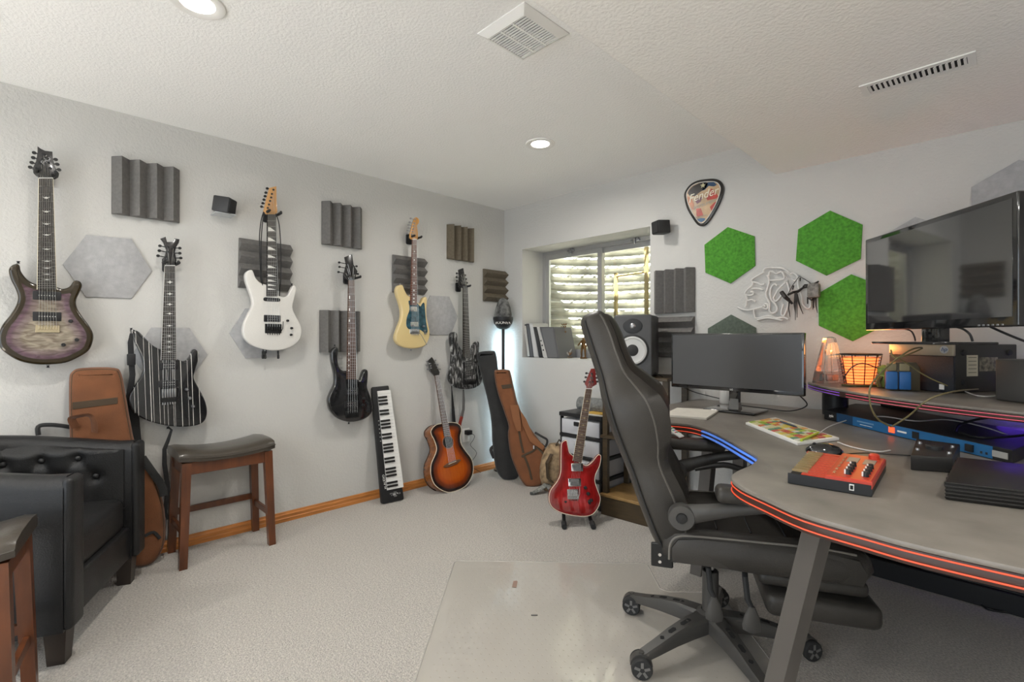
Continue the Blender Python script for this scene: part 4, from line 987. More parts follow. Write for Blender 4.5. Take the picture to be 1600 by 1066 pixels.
for i, ch in enumerate('BOONER'):
    an = R(-90 + (i - 2.5) * 17); m4 = Matrix.Translation((.088 * math.cos(an), .088 * math.sin(an), .055)) @ Matrix.Rotation(an + PI / 2, 4, 'Z') @ Matrix.Rotation(R(70), 4, 'X')
    k0 = len(hl.v); text_mesh(hl, ch, .036, 0, 0, .0); hl.v[k0:] = [tuple(m4 @ Vector(v)) for v in hl.v[k0:]]
hl.build('lettering', mat('pale_thread', (.7, .68, .64), .8), hat, smooth=False)

# ------------------------------------------------------------------ wall outlet with adapter
a_, b_ = FL.px(728, 680, 0.004)
ol = thing('wall_outlet', 'white wall outlet with a plugged in black adapter', 'outlet', FL.sub(a_, b_))
MB().plate(rrect(-.04, .04, -.06, .06, .004, 2), 0.001, .006, .002, 2).build('cover_plate', M['white_pl'], ol)
for z in (-.026, .026): MB().plate(rrect(-.017, .017, z - .015, z + .015, .006, 3), .005, .008, .001, 1).build('socket', M['white_pl'], ol)
ad = thing('power_adapter', 'small black power adapter plugged into the wall outlet', 'adapter', FL.sub(a_, b_))
MB().rbox(-.022, .028, .008, .046, .009, .06, .004).build('plug_body', M['black_pl'], ad)
MB().tube(smooth2([(.02, .02, .055), (.06, -.01, .05), (.055, -.05, .035), (.03, -.09, .03), (.10, -.17, .03), (.035, -.24, .03), (.03, -.27, .03), (.12, -.33, .028), (.16, -.36, .025)], 5, False), .0022, 5).build('cord', M['wire'], ad)

# ------------------------------------------------------------------ black leather armchair
leather = mat('black_leather', (0.016, 0.016, 0.0165), 0.42, bump=0.18, bscale=220, var=0.15, vscale=6, spec=.36)
fw_a = math.degrees(math.atan2(.909, .416))
FC = floor_frame(-2.858, -.036, fw_a)
arm = thing('armchair', 'black leather tub armchair with a button tufted back', 'armchair', FC)
def upath(off=0.0):
    pts = []
    hw, fx, bx = .325 + off, .305, -.31 - off
    pts.append((fx, -hw))
    for i in range(5): pts.append((fx - (fx - (-.02)) * (i + 1) / 5, -hw))
    for i in range(1, 12):
        a = -PI / 2 - PI * i / 12
        pts.append((-.02 + (-.02 - bx) * -abs(math.cos(a)) ** .75, hw * math.copysign(abs(math.sin(a)) ** .75, math.sin(a))))
    for i in range(6): pts.append((-.02 + (fx + .02) * i / 5, hw))
    return pts
def hz(x): return .692 + .065 * max(0, min(1, (.25 - x) / .45)) ** 1.0
po, pi_ = upath(.045), upath(-.055)
rings = []
for (xo, yo), (xi, yi) in zip(po, pi_):
    h = hz((xo + xi) / 2)
    ring = []
    for s, z in ((0, .13), (0, .30), (0, h - .045), (.10, h - .014), (.32, h), (.68, h), (.90, h - .014), (1, h - .045), (1, .40), (1, .13)):
        ring.append((xo + (xi - xo) * s, yo + (yi - yo) * s, z))
    rings.append(ring)
MB().loft(rings).build('shell', leather, arm, ang=50)
for e, sg in ((0, -1), (-1, 1)):
    (xo, yo), (xi, yi) = po[e], pi_[e]
    out = [(yo, .135), (yi, .135), (yi, .62), (yi - sg * .012, .652), (yo + sg * .012 - sg * .024, .652), (yo, .62)]
    y0, y1 = min(yo, yi), max(yo, yi)
    MB().rbox(xo - .01, xo + .028, y0 + .001, y1 - .001, .132, .689, .022, 4).build('arm_front', leather, arm, ang=50)
# tufted inner back
tb = MB(); buttons = []
pin_ = smooth2(pi_, 3, False); L_ = [0]
for a, b in zip(pin_, pin_[1:]): L_.append(L_[-1] + math.hypot(b[0] - a[0], b[1] - a[1]))
tot = L_[-1]; mid_ = tot / 2
for r_, z in enumerate((.635, .545)):
    for k in range(-4, 5):
        s = mid_ + (k + .5 * (r_ % 2)) * .135
        if .12 < s < tot - .12: buttons.append((s, z))
def crease(s, z):
    d = 0
    for bs, bz in buttons:
        d += .022 * math.exp(-((s - bs) ** 2 + (z - bz) ** 2) / .0007)
        for (ds, dz) in ((.0675, -.09), (-.0675, -.09)):
            if bz > .6:
                t = max(0, min(1, ((s - bs) * ds + (z - bz) * dz) / (ds * ds + dz * dz)))
                q_ = math.hypot(s - bs - ds * t, z - bz - dz * t); d += .008 * math.exp(-(q_ / .009) ** 2)
        if bz > .6 and z > bz: d += .008 * math.exp(-((s - bs) / .008) ** 2)
        if bz < .6 and z < bz: d += .006 * math.exp(-((s - bs) / .008) ** 2)
    return d
nrm = []
for i in range(len(pin_)):
    a = Vector(pin_[max(0, i - 1)]); b = Vector(pin_[min(len(pin_) - 1, i + 1)]); t = (b - a).normalized(); nrm.append(Vector((t.y, -t.x)))
cen = Vector((0.05, 0))
def inner(s, z, off):
    i = max(0, min(len(L_) - 2, next((k for k in range(len(L_) - 1) if L_[k + 1] >= s), len(L_) - 2)))
    t = (s - L_[i]) / max(1e-9, L_[i + 1] - L_[i]); p = Vector(pin_[i]).lerp(Vector(pin_[i + 1]), t)
    n = nrm[i].lerp(nrm[i + 1], t).normalized()
    if n.dot(cen - p) < 0: n = -n
    return (p.x + n.x * off, p.y + n.y * off, z)
gr = []
for iz in range(25):
    z = .36 + iz * .345 / 24
    gr.append([inner(.03 + (tot - .06) * k / 119, min(z, hz(inner(.03 + (tot - .06) * k / 119, z, 0)[0]) - .03), .034 * math.sin(PI * min(1, .12 + k / 119 * 6, .12 + (119 - k) / 119 * 6) / 2) * (1 if iz < 22 else (24 - iz) / 3) - crease(.03 + (tot - .06) * k / 119, z)) for k in range(120)])
tb.loft(gr, False, False, closed=False).build('tufted_back', leather, arm, ang=80)
for bs, bz in buttons:
    p = inner(bs, bz, .012); n = (Vector(inner(bs, bz, .03)) - Vector(p)).normalized()
    m4 = Matrix.Translation(p) @ n.to_track_quat('Z', 'Y').to_matrix().to_4x4()
    MB().lathe([(.013, 0), (.012, .005), (.007, .009), (.0005, .010)], n=12, m=m4).build('button', leather, arm)
MB().rbox(-.235, .285, -.268, .268, .27, .435, .045, 5).build('seat_cushion', leather, arm, ang=60)
MB().tube([(.272, -.25, .414), (.272, .25, .414)], .003, 5).tube([(.284, -.26, .385), (.284, .26, .385)], .002, 5).build('cushion_seam', leather, arm)
MB().rbox(-.20, .30, -.272, .272, .13, .285, .012, 3).build('front_rail', leather, arm)
darkwood = mat('espresso_wood', (0.030, 0.020, 0.014), 0.4)
for sx, sy in ((.27, -.31), (.27, .31), (-.27, -.24), (-.27, .24)):
    MB().loft([[(sx + dx * r, sy + dy * r, z) for dx, dy in ((-1, -1), (1, -1), (1, 1), (-1, 1))] for z, r in ((0, .026), (.135, .034))]).build('leg', darkwood, arm, smooth=False)

# black bag with a loop handle behind the armchair
ta, tb_ = FL.px(94, 690, .03)
bg = thing('tote_bag', 'flat black bag whose handle shows above the armchair back', 'bag', FL.sub(ta, 0, 0))
MB().rbox(-.16, .16, 0, tb_ - .01, .004, .055, .02, 3).build('bag', black_c, bg)
MB().tube(smooth2([(FL.px(x, y, .03)[0] - ta, FL.px(x, y, .03)[1], .03) for x, y in ((60, 680), (60, 667), (75, 664), (100, 666), (120, 671), (132, 680))], 4, False), .010, 8).build('handle', black_c, bg)

# ------------------------------------------------------------------ saddle stools
swood = mat('cherry_wood', (0.115, 0.034, 0.010), 0.35, var=.3, vscale=5, stretch=(6, 6, 1), coat=.25)
seat_l = mat('dark_brown_leather', (0.045, 0.036, 0.026), 0.28, bump=.12, bscale=160, coat=.25, var=.2, vscale=5)
def stool(F, label):
    """local x = short side, y = long side"""
    t = thing('saddle_stool', label, 'stool', F, 'cherry wood saddle stools')
    hx_, hy_ = .155, .235
    rings = []
    N_ = 17
    for i in range(N_):
        y = -hy_ + 2 * hy_ * i / (N_ - 1); u = y / hy_
        e = 1 - max(0, (abs(u) - .88) / .12) ** 2 * .35
        top = .583 + .030 * u * u - (.010 if abs(u) > .97 else 0); bot = .535 + .018 * u * u
        w = hx_ * (1 - .04 * (abs(u) > .97))
        rings.append([(-w, y, bot + .004), (-w - .003, y, (bot + top) / 2), (-w + .012, y, top - .004), (-w * .5, y, top + .006 * e), (0, y, top + .008 * e), (w * .5, y, top + .006 * e), (w - .012, y, top - .004), (w + .003, y, (bot + top) / 2), (w, y, bot + .004)])
    MB().loft(rings).build('seat', seat_l, t, ang=60)
    for z_ in (.004,):
        for s_ in (-1, 1): MB().tube([(s_ * (hx_ + .002), y, .556 + .024 * (y / hy_) ** 2) for y in [-hy_ + 2 * hy_ * i / 16 for i in range(17)]], .0028, 5).build('piping', seat_l, t)
    for sx in (-1, 1):
        for sy in (-1, 1):
            x0, y0, x1, y1 = sx * .128, sy * .200, sx * .143, sy * .218
            MB().loft([[(x1 + dx * .018, y1 + dy * .018, 0) for dx, dy in ((-1, -1), (1, -1), (1, 1), (-1, 1))], [(x0 + dx * .021, y0 + dy * .021, .545) for dx, dy in ((-1, -1), (1, -1), (1, 1), (-1, 1))]]).build('leg', swood, t, smooth=False)
    for sx in (-1, 1): MB().rbox(sx * .130 - .010, sx * .130 + .010, -.19, .19, .480, .545, .002, 1).build('apron', swood, t)
    for sy in (-1, 1): MB().rbox(-.115, .115, sy * .203 - .010, sy * .203 + .010, .480, .545, .002, 1).build('apron', swood, t)
    for sy in (-1, 1): MB().rbox(-.125, .125, sy * .212 - .009, sy * .212 + .009, .165, .200, .002, 1).build('stretcher', swood, t)
    MB().rbox(-.146, -.128, -.20, .20, .205, .240, .002, 1).build('stretcher', swood, t)
    return t
stool(floor_frame(-3.142, .785, 0), 'cherry wood saddle stool standing against the guitar wall')
stool(floor_frame(-2.22, -.235, -9.6), 'cherry wood saddle stool cut off by the left edge of the picture')
# ------------------------------------------------------------------ window sill
FS = Frame((0, YB, WZ0), (1, 0, 0), (0, 0, 1))
cols = {'charcoal': (.03, .03, .032), 'dark_grey': (.07, .07, .075), 'light_grey': (.42, .41, .40), 'black': (.014, .014, .015), 'white': (.6, .59, .57), 'mid_grey': (.11, .11, .112)}
for (t0_, t1_, u0, u1, ty, cn, dd, lab) in ((817, 821.5, 825, 829, 507, 'charcoal', .20, 'thin charcoal folder leaning on the window jamb'), (822, 826, 829.5, 834, 506, 'dark_grey', .22, 'dark grey folder second from the window jamb'), (826.5, 832, 834.5, 842, 505, 'light_grey', .21, 'pale grey folder between the dark folders on the sill'), (833, 838, 842.5, 849, 511, 'black', .20, 'black folder leaning against the pale grey folder'), (838.5, 842, 849.5, 855, 511, 'white', .22, 'narrow white binder with dark spine labels on the sill'), (843, 865, 855.5, 874, 511, 'mid_grey', .24, 'wide grey ring binder at the right end of the folders')):
    q_ = [FS.px(x, y, -.03) for x, y in ((t0_, ty), (t1_, ty), (u1, 558), (u0, 558))]
    q_[2] = (q_[2][0], 0.001); q_[3] = (q_[3][0], 0.001)
    cx = sum(p[0] for p in q_) / 4
    f = FS.sub(cx, 0.0)
    t = thing('ring_binder', lab, 'binder', f, 'folders on the window sill')
    o = [(p[0] - cx, p[1]) for p in q_]
    MB().plate(o, -.03 - dd, -.03, .0015, 1).build('cover', mat('binder_' + cn, cols[cn], .45), t)
    ins = [(p[0] * .80 + (sum(z[0] for z in o) / 4) * .2, p[1] * .93 + .009) for p in o]
    MB().plate(ins, -.0305, -.028).build('pages' if cn != 'mid_grey' else 'pocket', mat('paper_edge', (.55, .54, .51), .8) if cn in ('white', 'charcoal') else mat('binder_face_' + cn, tuple(min(1, c * 1.35 + .01) for c in cols[cn]), .35), t, smooth=False)
    if cn == 'white':
        for k in range(3):
            a = Vector(o[0]).lerp(Vector(o[3]), .45 + .15 * k).lerp(Vector(o[1]).lerp(Vector(o[2]), .45 + .15 * k), .5)
            MB().plate(circ(a.x, a.y, .008, 8), -.0285, -.0265).build('spine_label', M['black_pl'], t, smooth=False)
bronze = mat('bronze', (.16, .085, .03), .35, .7)
fx_, fy_ = FS.px(912, 556, -.16)
fig = thing('bronze_figurine', 'small bronze standing figurine on the window sill', 'figurine', FS.sub(fx_, 0.0, -.16))
MB().lathe([(.0005, 0), (.03, 0), (.03, .008), (.026, .012), (.0005, .012)], axis='y', n=16).build('base', bronze, fig)
me = D.meshes.new('figure')
V_ = [(0, .10, 0), (0, .125, .003), (0, .150, .002), (0, .163, .002), (0, .178, .004), (-.015, .095, 0), (-.018, .055, .006), (-.021, .014, 0), (.014, .095, 0), (.022, .055, .008), (.020, .014, .002), (-.022, .148, 0), (-.040, .125, .008), (-.052, .108, .014), (.022, .148, 0), (.036, .12, .0), (.030, .098, .012), (-.022, .012, .014), (.020, .012, .016)]
E_ = [(0, 1), (1, 2), (2, 3), (3, 4), (0, 5), (5, 6), (6, 7), (0, 8), (8, 9), (9, 10), (2, 11), (11, 12), (12, 13), (2, 14), (14, 15), (15, 16), (7, 17), (10, 18)]
me.from_pydata(V_, E_, []); me.materials.append(bronze)
fo = D.objects.new('figure', me); C.objects.link(fo); fo.parent = fig
fo.modifiers.new('Skin', 'SKIN'); ss = fo.modifiers.new('Sub', 'SUBSURF'); ss.levels = 2; ss.render_levels = 2
rd = [.015, .014, .017, .007, .0135, .012, .009, .007, .012, .009, .007, .009, .007, .006, .009, .007, .006, .005, .005]
for i, r in enumerate(rd): me.skin_vertices[0].data[i].radius = (r, r)
me.skin_vertices[0].data[0].use_root = True
dry = mat('dried_leaf', (.22, .11, .04), .8, var=.3, vscale=30)
dp = thing('dried_plant', 'dried brown sprig standing beside the grey binder on the sill', 'plant', FS.sub(FS.px(879, 556, -.2)[0], 0, -.2))
for k in range(6):
    a = -0.3 + k * .14; pts = [(0, 0, 0), (a * .06, .10, .01 * k - .03), (a * .14, .25 + .02 * (k % 3), .015 * k - .04)]
    MB().tube(pts, [.0025, .002, .0012], 5).build('stem', dry, dp)
    for j in range(3):
        e = Vector(pts[1]).lerp(Vector(pts[2]), .3 + .35 * j); l = .022
        MB().add([e, e + Vector((l * .5, l * .6, .006)), e + Vector((l * 1.0, l * .5, 0)), e + Vector((l * .6, -l * .1, -.004))], [(0, 1, 2, 3)]).add([e + Vector((0, 0, -.001)), e + Vector((-l * .5, l * .7, .004)), e + Vector((-l, l * .4, -.004)), e + Vector((-l * .5, -l * .1, 0))], [(0, 1, 2, 3)]).build('leaf', dry, dp, smooth=False)
cr_m = mat('quartz', (.62, .60, .56), .2, trans=.3)
cc = thing('crystal_cluster', 'pale spiky crystal cluster on the window sill', 'ornament', FS.sub(FS.px(887, 556, -.17)[0], 0, -.17))
MB().rbox(-.035, .035, 0, .014, -.03, .03, .006).build('rock', mat('rock', (.16, .12, .08), .9), cc)
for k in range(16):
    an = R(22 * k + 13); tl = R(random.uniform(15, 62)); ln = random.uniform(.045, .09)
    d = Vector((math.cos(an) * math.sin(tl), math.cos(tl), math.sin(an) * math.sin(tl)))
    MB().tube([Vector((0, .01, 0)), d * ln * .7 + Vector((0, .01, 0)), d * ln + Vector((0, .01, 0))], [.006, .007, .0006], 6).build('crystal', cr_m if k % 3 else dry, cc, smooth=False)

# ------------------------------------------------------------------ guitar pick sign
pk = [(1068.3, 307.5), (1070.2, 298.1), (1078, 287.8), (1089.4, 281.7), (1102.5, 279.4), (1115.7, 278.9), (1125, 282.2), (1130.2, 290.6), (1129.7, 301), (1125, 315), (1117.5, 330), (1110, 342.2), (1102.5, 350.7), (1095, 353.5), (1088.5, 350.7), (1081, 340.4), (1072.5, 325.3)]
o = [FB.px(x, y, .02) for x, y in pk]; cx = sum(p[0] for p in o) / len(o); cy = sum(p[1] for p in o) / len(o)
sg = thing('guitar_pick_sign', 'embossed metal wall sign shaped like a guitar pick', 'sign', FB.sub(cx, cy))
o = smooth2([(p[0] - cx, p[1] - cy) for p in o], 4)
MB().plate(o, .002, .020, .008, 3, rb=0).build('plate', mat('sign_black', (.016, .012, .010), .15, coat=.8), sg)
oc = ccw(o); nn = normals2(oc)
ins = lambda d: [(oc[i][0] - nn[i][0] * d, oc[i][1] - nn[i][1] * d) for i in range(len(oc))]
MB().plate(ins(.022), .018, .0212, .001, 1).build('picture', mat('sign_cream', (.50, .34, .20), .25, coat=.5, var=.3, vscale=12), sg)
MB().tube([(x, y, .0215) for x, y in ins(.020) + ins(.020)[:1]], .0022, 5).build('outline', M['white_pl'], sg)
def spx(x, y): p = FB.px(1050 + x / 10.66, 270 + y / 10.66, .0212); return (p[0] - cx, p[1] - cy)
for nm, col, pts in (('dark_patch', (.02, .016, .014), [(280, 300), (340, 230), (450, 175), (560, 150), (600, 180), (560, 260), (470, 320), (380, 390), (290, 380), (262, 340)]), ('blue_patch', (.02, .06, .13), [(590, 160), (700, 155), (748, 200), (700, 230), (610, 220), (540, 290), (500, 300), (530, 230)]), ('red_stripe', (.42, .04, .025), [(655, 260), (700, 300), (770, 390), (740, 430), (590, 460), (575, 430)]), ('red_stripe', (.42, .04, .025), [(630, 570), (700, 500), (745, 470), (700, 590), (660, 640)]), ('red_stripe', (.42, .04, .025), [(405, 600), (480, 590), (525, 720), (410, 730)]), ('orange_patch', (.42, .13, .03), [(255, 390), (330, 430), (370, 520), (360, 620), (330, 610), (270, 500)]), ('violet_patch', (.12, .03, .06), [(370, 450), (500, 400), (480, 480), (420, 520)]), ('blue_oval', (.02, .10, .22), [(415, 770), (480, 755), (555, 760), (540, 800), (490, 825), (440, 805)]), ('star', (.65, .60, .35), [(520, 165), (530, 195), (560, 200), (535, 220), (545, 250), (515, 232), (488, 250), (495, 220), (470, 205), (505, 197)])):
    MB().plate([spx(*p) for p in pts], .0205, .0219 if nm != 'star' else .0226).build(nm, mat('sign_' + nm, col, .3, var=.25, vscale=30), sg, smooth=False)
tx = MB(); p = spx(510, 375); text_mesh(tx, 'Fender', .076, p[0], p[1], .0228, shear=.35, rot=R(6), sx=.92)
tx.build('lettering', mat('sign_ivory', (.80, .75, .60), .3), sg, smooth=False)
tx = MB(); p = spx(555, 525); text_mesh(tx, 'INSTRUMENT', .026, p[0], p[1], .0228, rot=R(9)); p = spx(488, 728); text_mesh(tx, 'FULLERTON', .015, p[0], p[1], .0228, rot=R(2))
tx.build('small_lettering', mat('sign_grey', (.35, .33, .28), .3), sg, smooth=False)

# ------------------------------------------------------------------ unlit neon sign and wire ornament
def npx(x, y, c): return FB.px(1150 + x / 6.66, 400 + y / 6.66, c)
na, nb = npx(330, 400, .015)
ne = thing('neon_sign', 'unlit white tube sign of a face in profile on the wall', 'neon sign', FB.sub(na, nb))
nm_ = mat('unlit_neon_tube', (.72, .71, .68), .25, spec=.6)
for pl in ([(280, 175), (165, 245), (172, 275), (165, 310), (125, 345), (95, 380), (105, 405), (150, 410), (180, 400), (175, 375), (150, 378)], [(105, 412), (108, 430), (120, 465), (160, 455), (200, 475)], [(110, 470), (105, 500), (95, 535)], [(15, 535), (60, 555), (120, 565), (180, 555), (260, 535), (310, 520)], [(165, 345), (190, 340), (240, 340), (280, 355)], [(175, 270), (220, 280), (260, 300), (300, 290)], [(290, 180), (285, 150), (320, 125), (400, 122), (480, 128), (530, 155), (555, 180)], [(340, 210), (350, 165), (380, 160), (420, 185), (470, 165), (495, 190), (500, 235), (440, 250), (350, 255)], [(325, 200), (345, 260), (330, 330), (310, 400), (330, 450), (350, 500), (345, 560), (370, 595), (410, 585), (430, 550), (410, 500), (370, 460), (355, 400), (365, 330), (400, 295), (430, 310)], [(540, 250), (500, 290), (440, 350), (410, 400), (390, 440), (410, 470), (440, 450), (480, 400)], [(185, 560), (190, 610), (215, 650), (330, 625), (420, 645), (500, 640), (540, 660)], [(220, 668), (330, 645), (480, 672)], [(520, 260), (545, 320), (560, 420), (540, 520), (500, 620), (470, 600), (490, 500)], [(560, 185), (600, 180), (640, 215), (620, 260), (580, 240)], [(640, 240), (650, 330), (680, 420), (690, 500), (740, 545), (775, 520), (770, 440)], [(290, 500), (285, 540), (320, 550), (330, 510), (300, 500)]):
    q_ = [(npx(x, y, .016)[0] - na, npx(x, y, .016)[1] - nb, .016) for x, y in pl]
    MB().tube(smooth2(q_, 4, False), .0055, 6).build('tube', nm_, ne)
for x, y in ((170, 245), (345, 260), (480, 128), (410, 585), (690, 500), (215, 650), (500, 620)):
    p = npx(x, y, .01); MB().lathe([(.004, 0.0005), (.004, .014), (.0005, .0145)], (p[0] - na, p[1] - nb, 0), n=8).build('standoff', M['steel'], ne)
wa, wb_ = npx(650, 330, .05)
wo = thing('wire_ornament', 'black wire ornament with hanging strands on the wall beside the green hexagon', 'ornament', FB.sub(wa, wb_))
wm_ = mat('blackened_metal', (.035, .030, .027), .5, .4)
def wl(pts, r, nm='bar', m=None, c=.045): 
    MB().tube([(npx(x, y, c)[0] - wa, npx(x, y, c)[1] - wb_, c + .012 * math.sin(i * 2.1)) for i, (x, y) in enumerate(pts)], r, 6).build(nm, m or wm_, wo)
wl([(472, 375), (520, 430), (582, 498)], [.012, .012, .006], 'handle'); wl([(535, 408), (600, 300), (652, 210), (720, 245), (782, 286)], .0022); wl([(540, 405), (600, 380), (640, 368), (700, 330), (775, 318)], [.006, .007, .008, .006, .006]); wl([(700, 320), (718, 305), (790, 300), (860, 265)], .005); wl([(760, 440), (790, 460), (830, 435)], .006)
for pts in ([(555, 440), (553, 540), (556, 635)], [(620, 370), (625, 500), (612, 668)], [(625, 380), (640, 500), (630, 640)], [(630, 380), (655, 490), (692, 605)], [(615, 390), (610, 500), (612, 600)], [(635, 400), (670, 520), (680, 575)], [(800, 440), (808, 500), (795, 558)], [(815, 440), (812, 510), (806, 540)], [(830, 430), (838, 520), (842, 592)], [(668, 230), (672, 262)], [(600, 310), (595, 350)], [(745, 430), (750, 500)]):
    wl(pts, [.004, .0032, .0015][:len(pts)], 'strand')
p = npx(812, 360, .05); MB().rbox(p[0] - wa - .030, p[0] - wa + .030, p[1] - wb_ - .042, p[1] - wb_ + .040, .03, .075, .012, 2).build('cage', mat('grey_mesh', (.20, .19, .17), .5, .3, var=.5, vscale=60), wo)
MB().tube([(npx(652, 210, .045)[0] - wa, npx(652, 210, .045)[1] - wb_, .045), (npx(652, 205, .001)[0] - wa, npx(652, 205, .0)[1] - wb_, .001)], .003, 6).build('hook', M['steel'], wo)

# ------------------------------------------------------------------ storage under the window: drawer tower, rack, studio speaker
FD = Frame((-2.14, 2.80, 0), (1, 0, 0), (0, 1, 0))
dr = thing('drawer_tower', 'black framed tower of translucent plastic drawers under the window', 'drawer unit', FD)
frost = mat('frosted_plastic', (.62, .63, .66), .35, alpha=.82)
hw_, dp_, ht = .182, .34, .655
for sx in (-1, 1):
    for y0 in (0.004, dp_ - .03): MB().box(sx * hw_ - (.012 if sx > 0 else 0), sx * hw_ + (.012 if sx < 0 else 0), y0, y0 + .026, 0, ht - .02).build('post', M['black_pl'], dr, smooth=False)
MB().rbox(-hw_ - .006, hw_ + .006, -.006, dp_, ht - .03, ht, .004, 1).build('top_panel', M['black_pl'], dr)
zs = [0.02, .20, .345, .49, ht - .03]
for k in range(4):
    MB().rbox(-hw_ - .002, hw_ + .002, -.004, dp_, zs[k] - .012, zs[k] + .010, .003, 1).build('shelf_rail', M['black_pl'], dr)
    b = MB().rbox(-hw_ + .014, hw_ - .014, .0, dp_ - .02, zs[k] + .012, zs[k + 1] - .016, .008, 2).build('drawer', frost, dr)
    MB().rbox(-.05, .05, -.010, .002, zs[k + 1] - .060, zs[k + 1] - .030, .004, 1).build('handle', M['black_pl'] if k == 3 else frost, b)
rl = thing('rolled_mat', 'grey rolled up mat lying on top of the drawer tower', 'mat', Frame((-2.10, 2.90, ht), (1, 0, 0), (0, 1, 0)))
pts = [(r * math.cos(a), r * math.sin(a)) for r, a in [(.018 + .0045 * i / 4, i * .5) for i in range(34)]]
sec = [(x, y) for x, y in pts] + [(x * (1 - .09), y * (1 - .09)) for x, y in reversed(pts)]
MB().loft([[(xx, y + .04, z + .056) for y, z in sec] for xx in (-.14, .17)]).build('roll', mat('grey_foam_mat', (.16, .165, .16), .8, bump=.5, bscale=90, var=.3, vscale=40), rl, ang=60)
pb = thing('paper_stack', 'yellow topped stack of papers on the drawer tower', 'papers', Frame((-2.02, 2.84, ht), (1, .05, 0), (-.05, 1, 0)))
MB().box(-.09, .10, -.03, .20, 0, .010).build('sheets', mat('sheet_white', (.6, .58, .52), .8), pb, smooth=False)
MB().box(-.085, .095, -.028, .19, .0102, .014).build('cover', mat('yellow_card', (.55, .34, .06), .6), pb, smooth=False)

rack = thing('equipment_rack', 'dark wooden stand with open shelves beside the drawer tower', 'shelf', Frame((-1.70, 2.78, 0), (1, 0.06, 0), (-0.06, 1, 0)))
rk_w = mat('dark_stained_wood', (.055, .036, .016), .4, var=.25, vscale=5, stretch=(2, 14, 14))
MB().rbox(-.235, .235, 0, .35, 0, .125, .003, 1).build('plinth', rk_w, rack)
MB().rbox(-.24, .24, -.006, .35, .125, .145, .003, 1).build('shelf', mat('tan_wood', (.30, .18, .065), .45, var=.2, vscale=5, stretch=(2, 14, 14)), rack)
for z in (.52, .928): MB().rbox(-.24, .24, 0, .35, z, z + .02, .003, 1).build('shelf', rk_w, rack)
for sx in (-1, 1):
    for y in (.02, .31): MB().box(sx * .215 - .018, sx * .215 + .018, y, y + .03, .145, .93).build('post', rk_w, rack, smooth=False)
st_z = .950
sd = Vector((.36, -.93, 0)).normalized()
sp_c = PD(988.5, 541, 3.12)
FSp = Frame((sp_c.x, sp_c.y, st_z), Vector((-sd.y, sd.x, 0)), (0, 0, 1))
spk = thing('studio_monitor', 'black studio monitor speaker with a pale woofer cone behind the chair', 'speaker', FSp)
sb_m = mat('speaker_vinyl', (.040, .040, .041), .45, bump=.1, bscale=200)
hh = .398
MB().plate(rrect(-.122, .122, 0, hh, .018, 4), -.30, 0.0, .010, 3).build('cabinet', sb_m, spk)
MB().lathe([(.100, -.001), (.102, .004), (.093, .008), (.088, .004)], (0, .170, 0), n=36).build('surround', M['rubber'], spk)
MB().lathe([(.090, .004), (.080, .008), (.072, .004), (.040, -.012), (.038, -.0005)], (0, .170, .002), n=36).build('woofer_cone', mat('pale_cone', (.50, .50, .49), .6), spk)
MB().lathe([(.042, .0), (.036, .008), (.02, .014), (.0005, .016)], (0, .170, .0), n=24).build('dust_cap', M['rubber'], spk)
MB().plate(circ(0, .325, .062, 28, .048), -.001, .003, .002, 2).build('waveguide', M['black_pl'], spk)
MB().lathe([(.020, .002), (.016, .008), (.008, .012), (.0005, .0125)], (0, .325, 0), n=20).build('tweeter', M['steel'], spk)
MB().plate(rrect(-.07, .07, .022, .052, .014, 4), -.001, .002).build('bass_port', M['dark'], spk, smooth=False)
tx = text_mesh(MB(), 'KALI', .018, 0, .285, .001); tx.build('badge', M['white_pl'], spk, smooth=False)
# ------------------------------------------------------------------ corner desk
DZ = 0.80
dtop = mat('desk_laminate', (0.19, 0.171, 0.148), 0.36, bump=0.06, bscale=160, var=0.22, vscale=7, spec=.45)
dedge = mat('desk_edge', (0.045, 0.020, 0.014), 0.4)
red_led = mat('red_led_line', (.55, .07, .03), .4, emit=(1.0, .085, .03), estr=.42)
blue_refl = mat('blue_reflection_line', (.1, .25, .9), .4, emit=(.10, .26, .80), estr=.32)  # emission stands in for blue light reflected in the desk edge
viol_led = mat('violet_led_line', (.3, .1, .9), .4, emit=(.40, .16, .75), estr=.18)
desk = thing('corner_desk', 'dark corner gaming desk with red light lines along its edge', 'desk', Frame((0, 0, 0), (1, 0, 0), (0, 1, 0)))
dpts = [(-1.41, 3.13), (-1.42, 3.05), (-1.42, 2.20), (-1.38, 2.125), (-1.27, 2.11), (-1.166, 2.13), (-1.04, 2.165), (-.95, 2.13), (-.854, 2.047), (-.76, 1.945), (-.68, 1.853), (-.60, 1.76), (-.572, 1.70), (-.560, 1.60), (-.563, 1.50), (-.55, 1.425), (-.50, 1.36), (-.42, 1.305), (-.32, 1.245), (-.2, 1.222), (-.118, 1.212), (.024, 1.218), (.30, 1.24), (.42, 1.30), (.45, 1.40), (.45, 3.05), (.44, 3.13)]
sm = []
for i, p in enumerate(dpts):
    sm.append(p)
front = smooth2(dpts[2:25], 4, False)
outl = dpts[:2] + front + dpts[25:]
MB().plate(outl, DZ - .012, DZ, .003, 2).build('desk_top', dtop, desk, ang=40)
oc = ccw(outl); nn = normals2(oc)
ins_o = [(oc[i][0] - nn[i][0] * .003, oc[i][1] - nn[i][1] * .003) for i in range(len(oc))]
MB().plate(ins_o, DZ - .046, DZ - .0125, .004, 2).build('edge_band', dedge, desk, ang=40)
f_ = ccw(front + [dpts[25], dpts[26], dpts[0], dpts[1]]); 
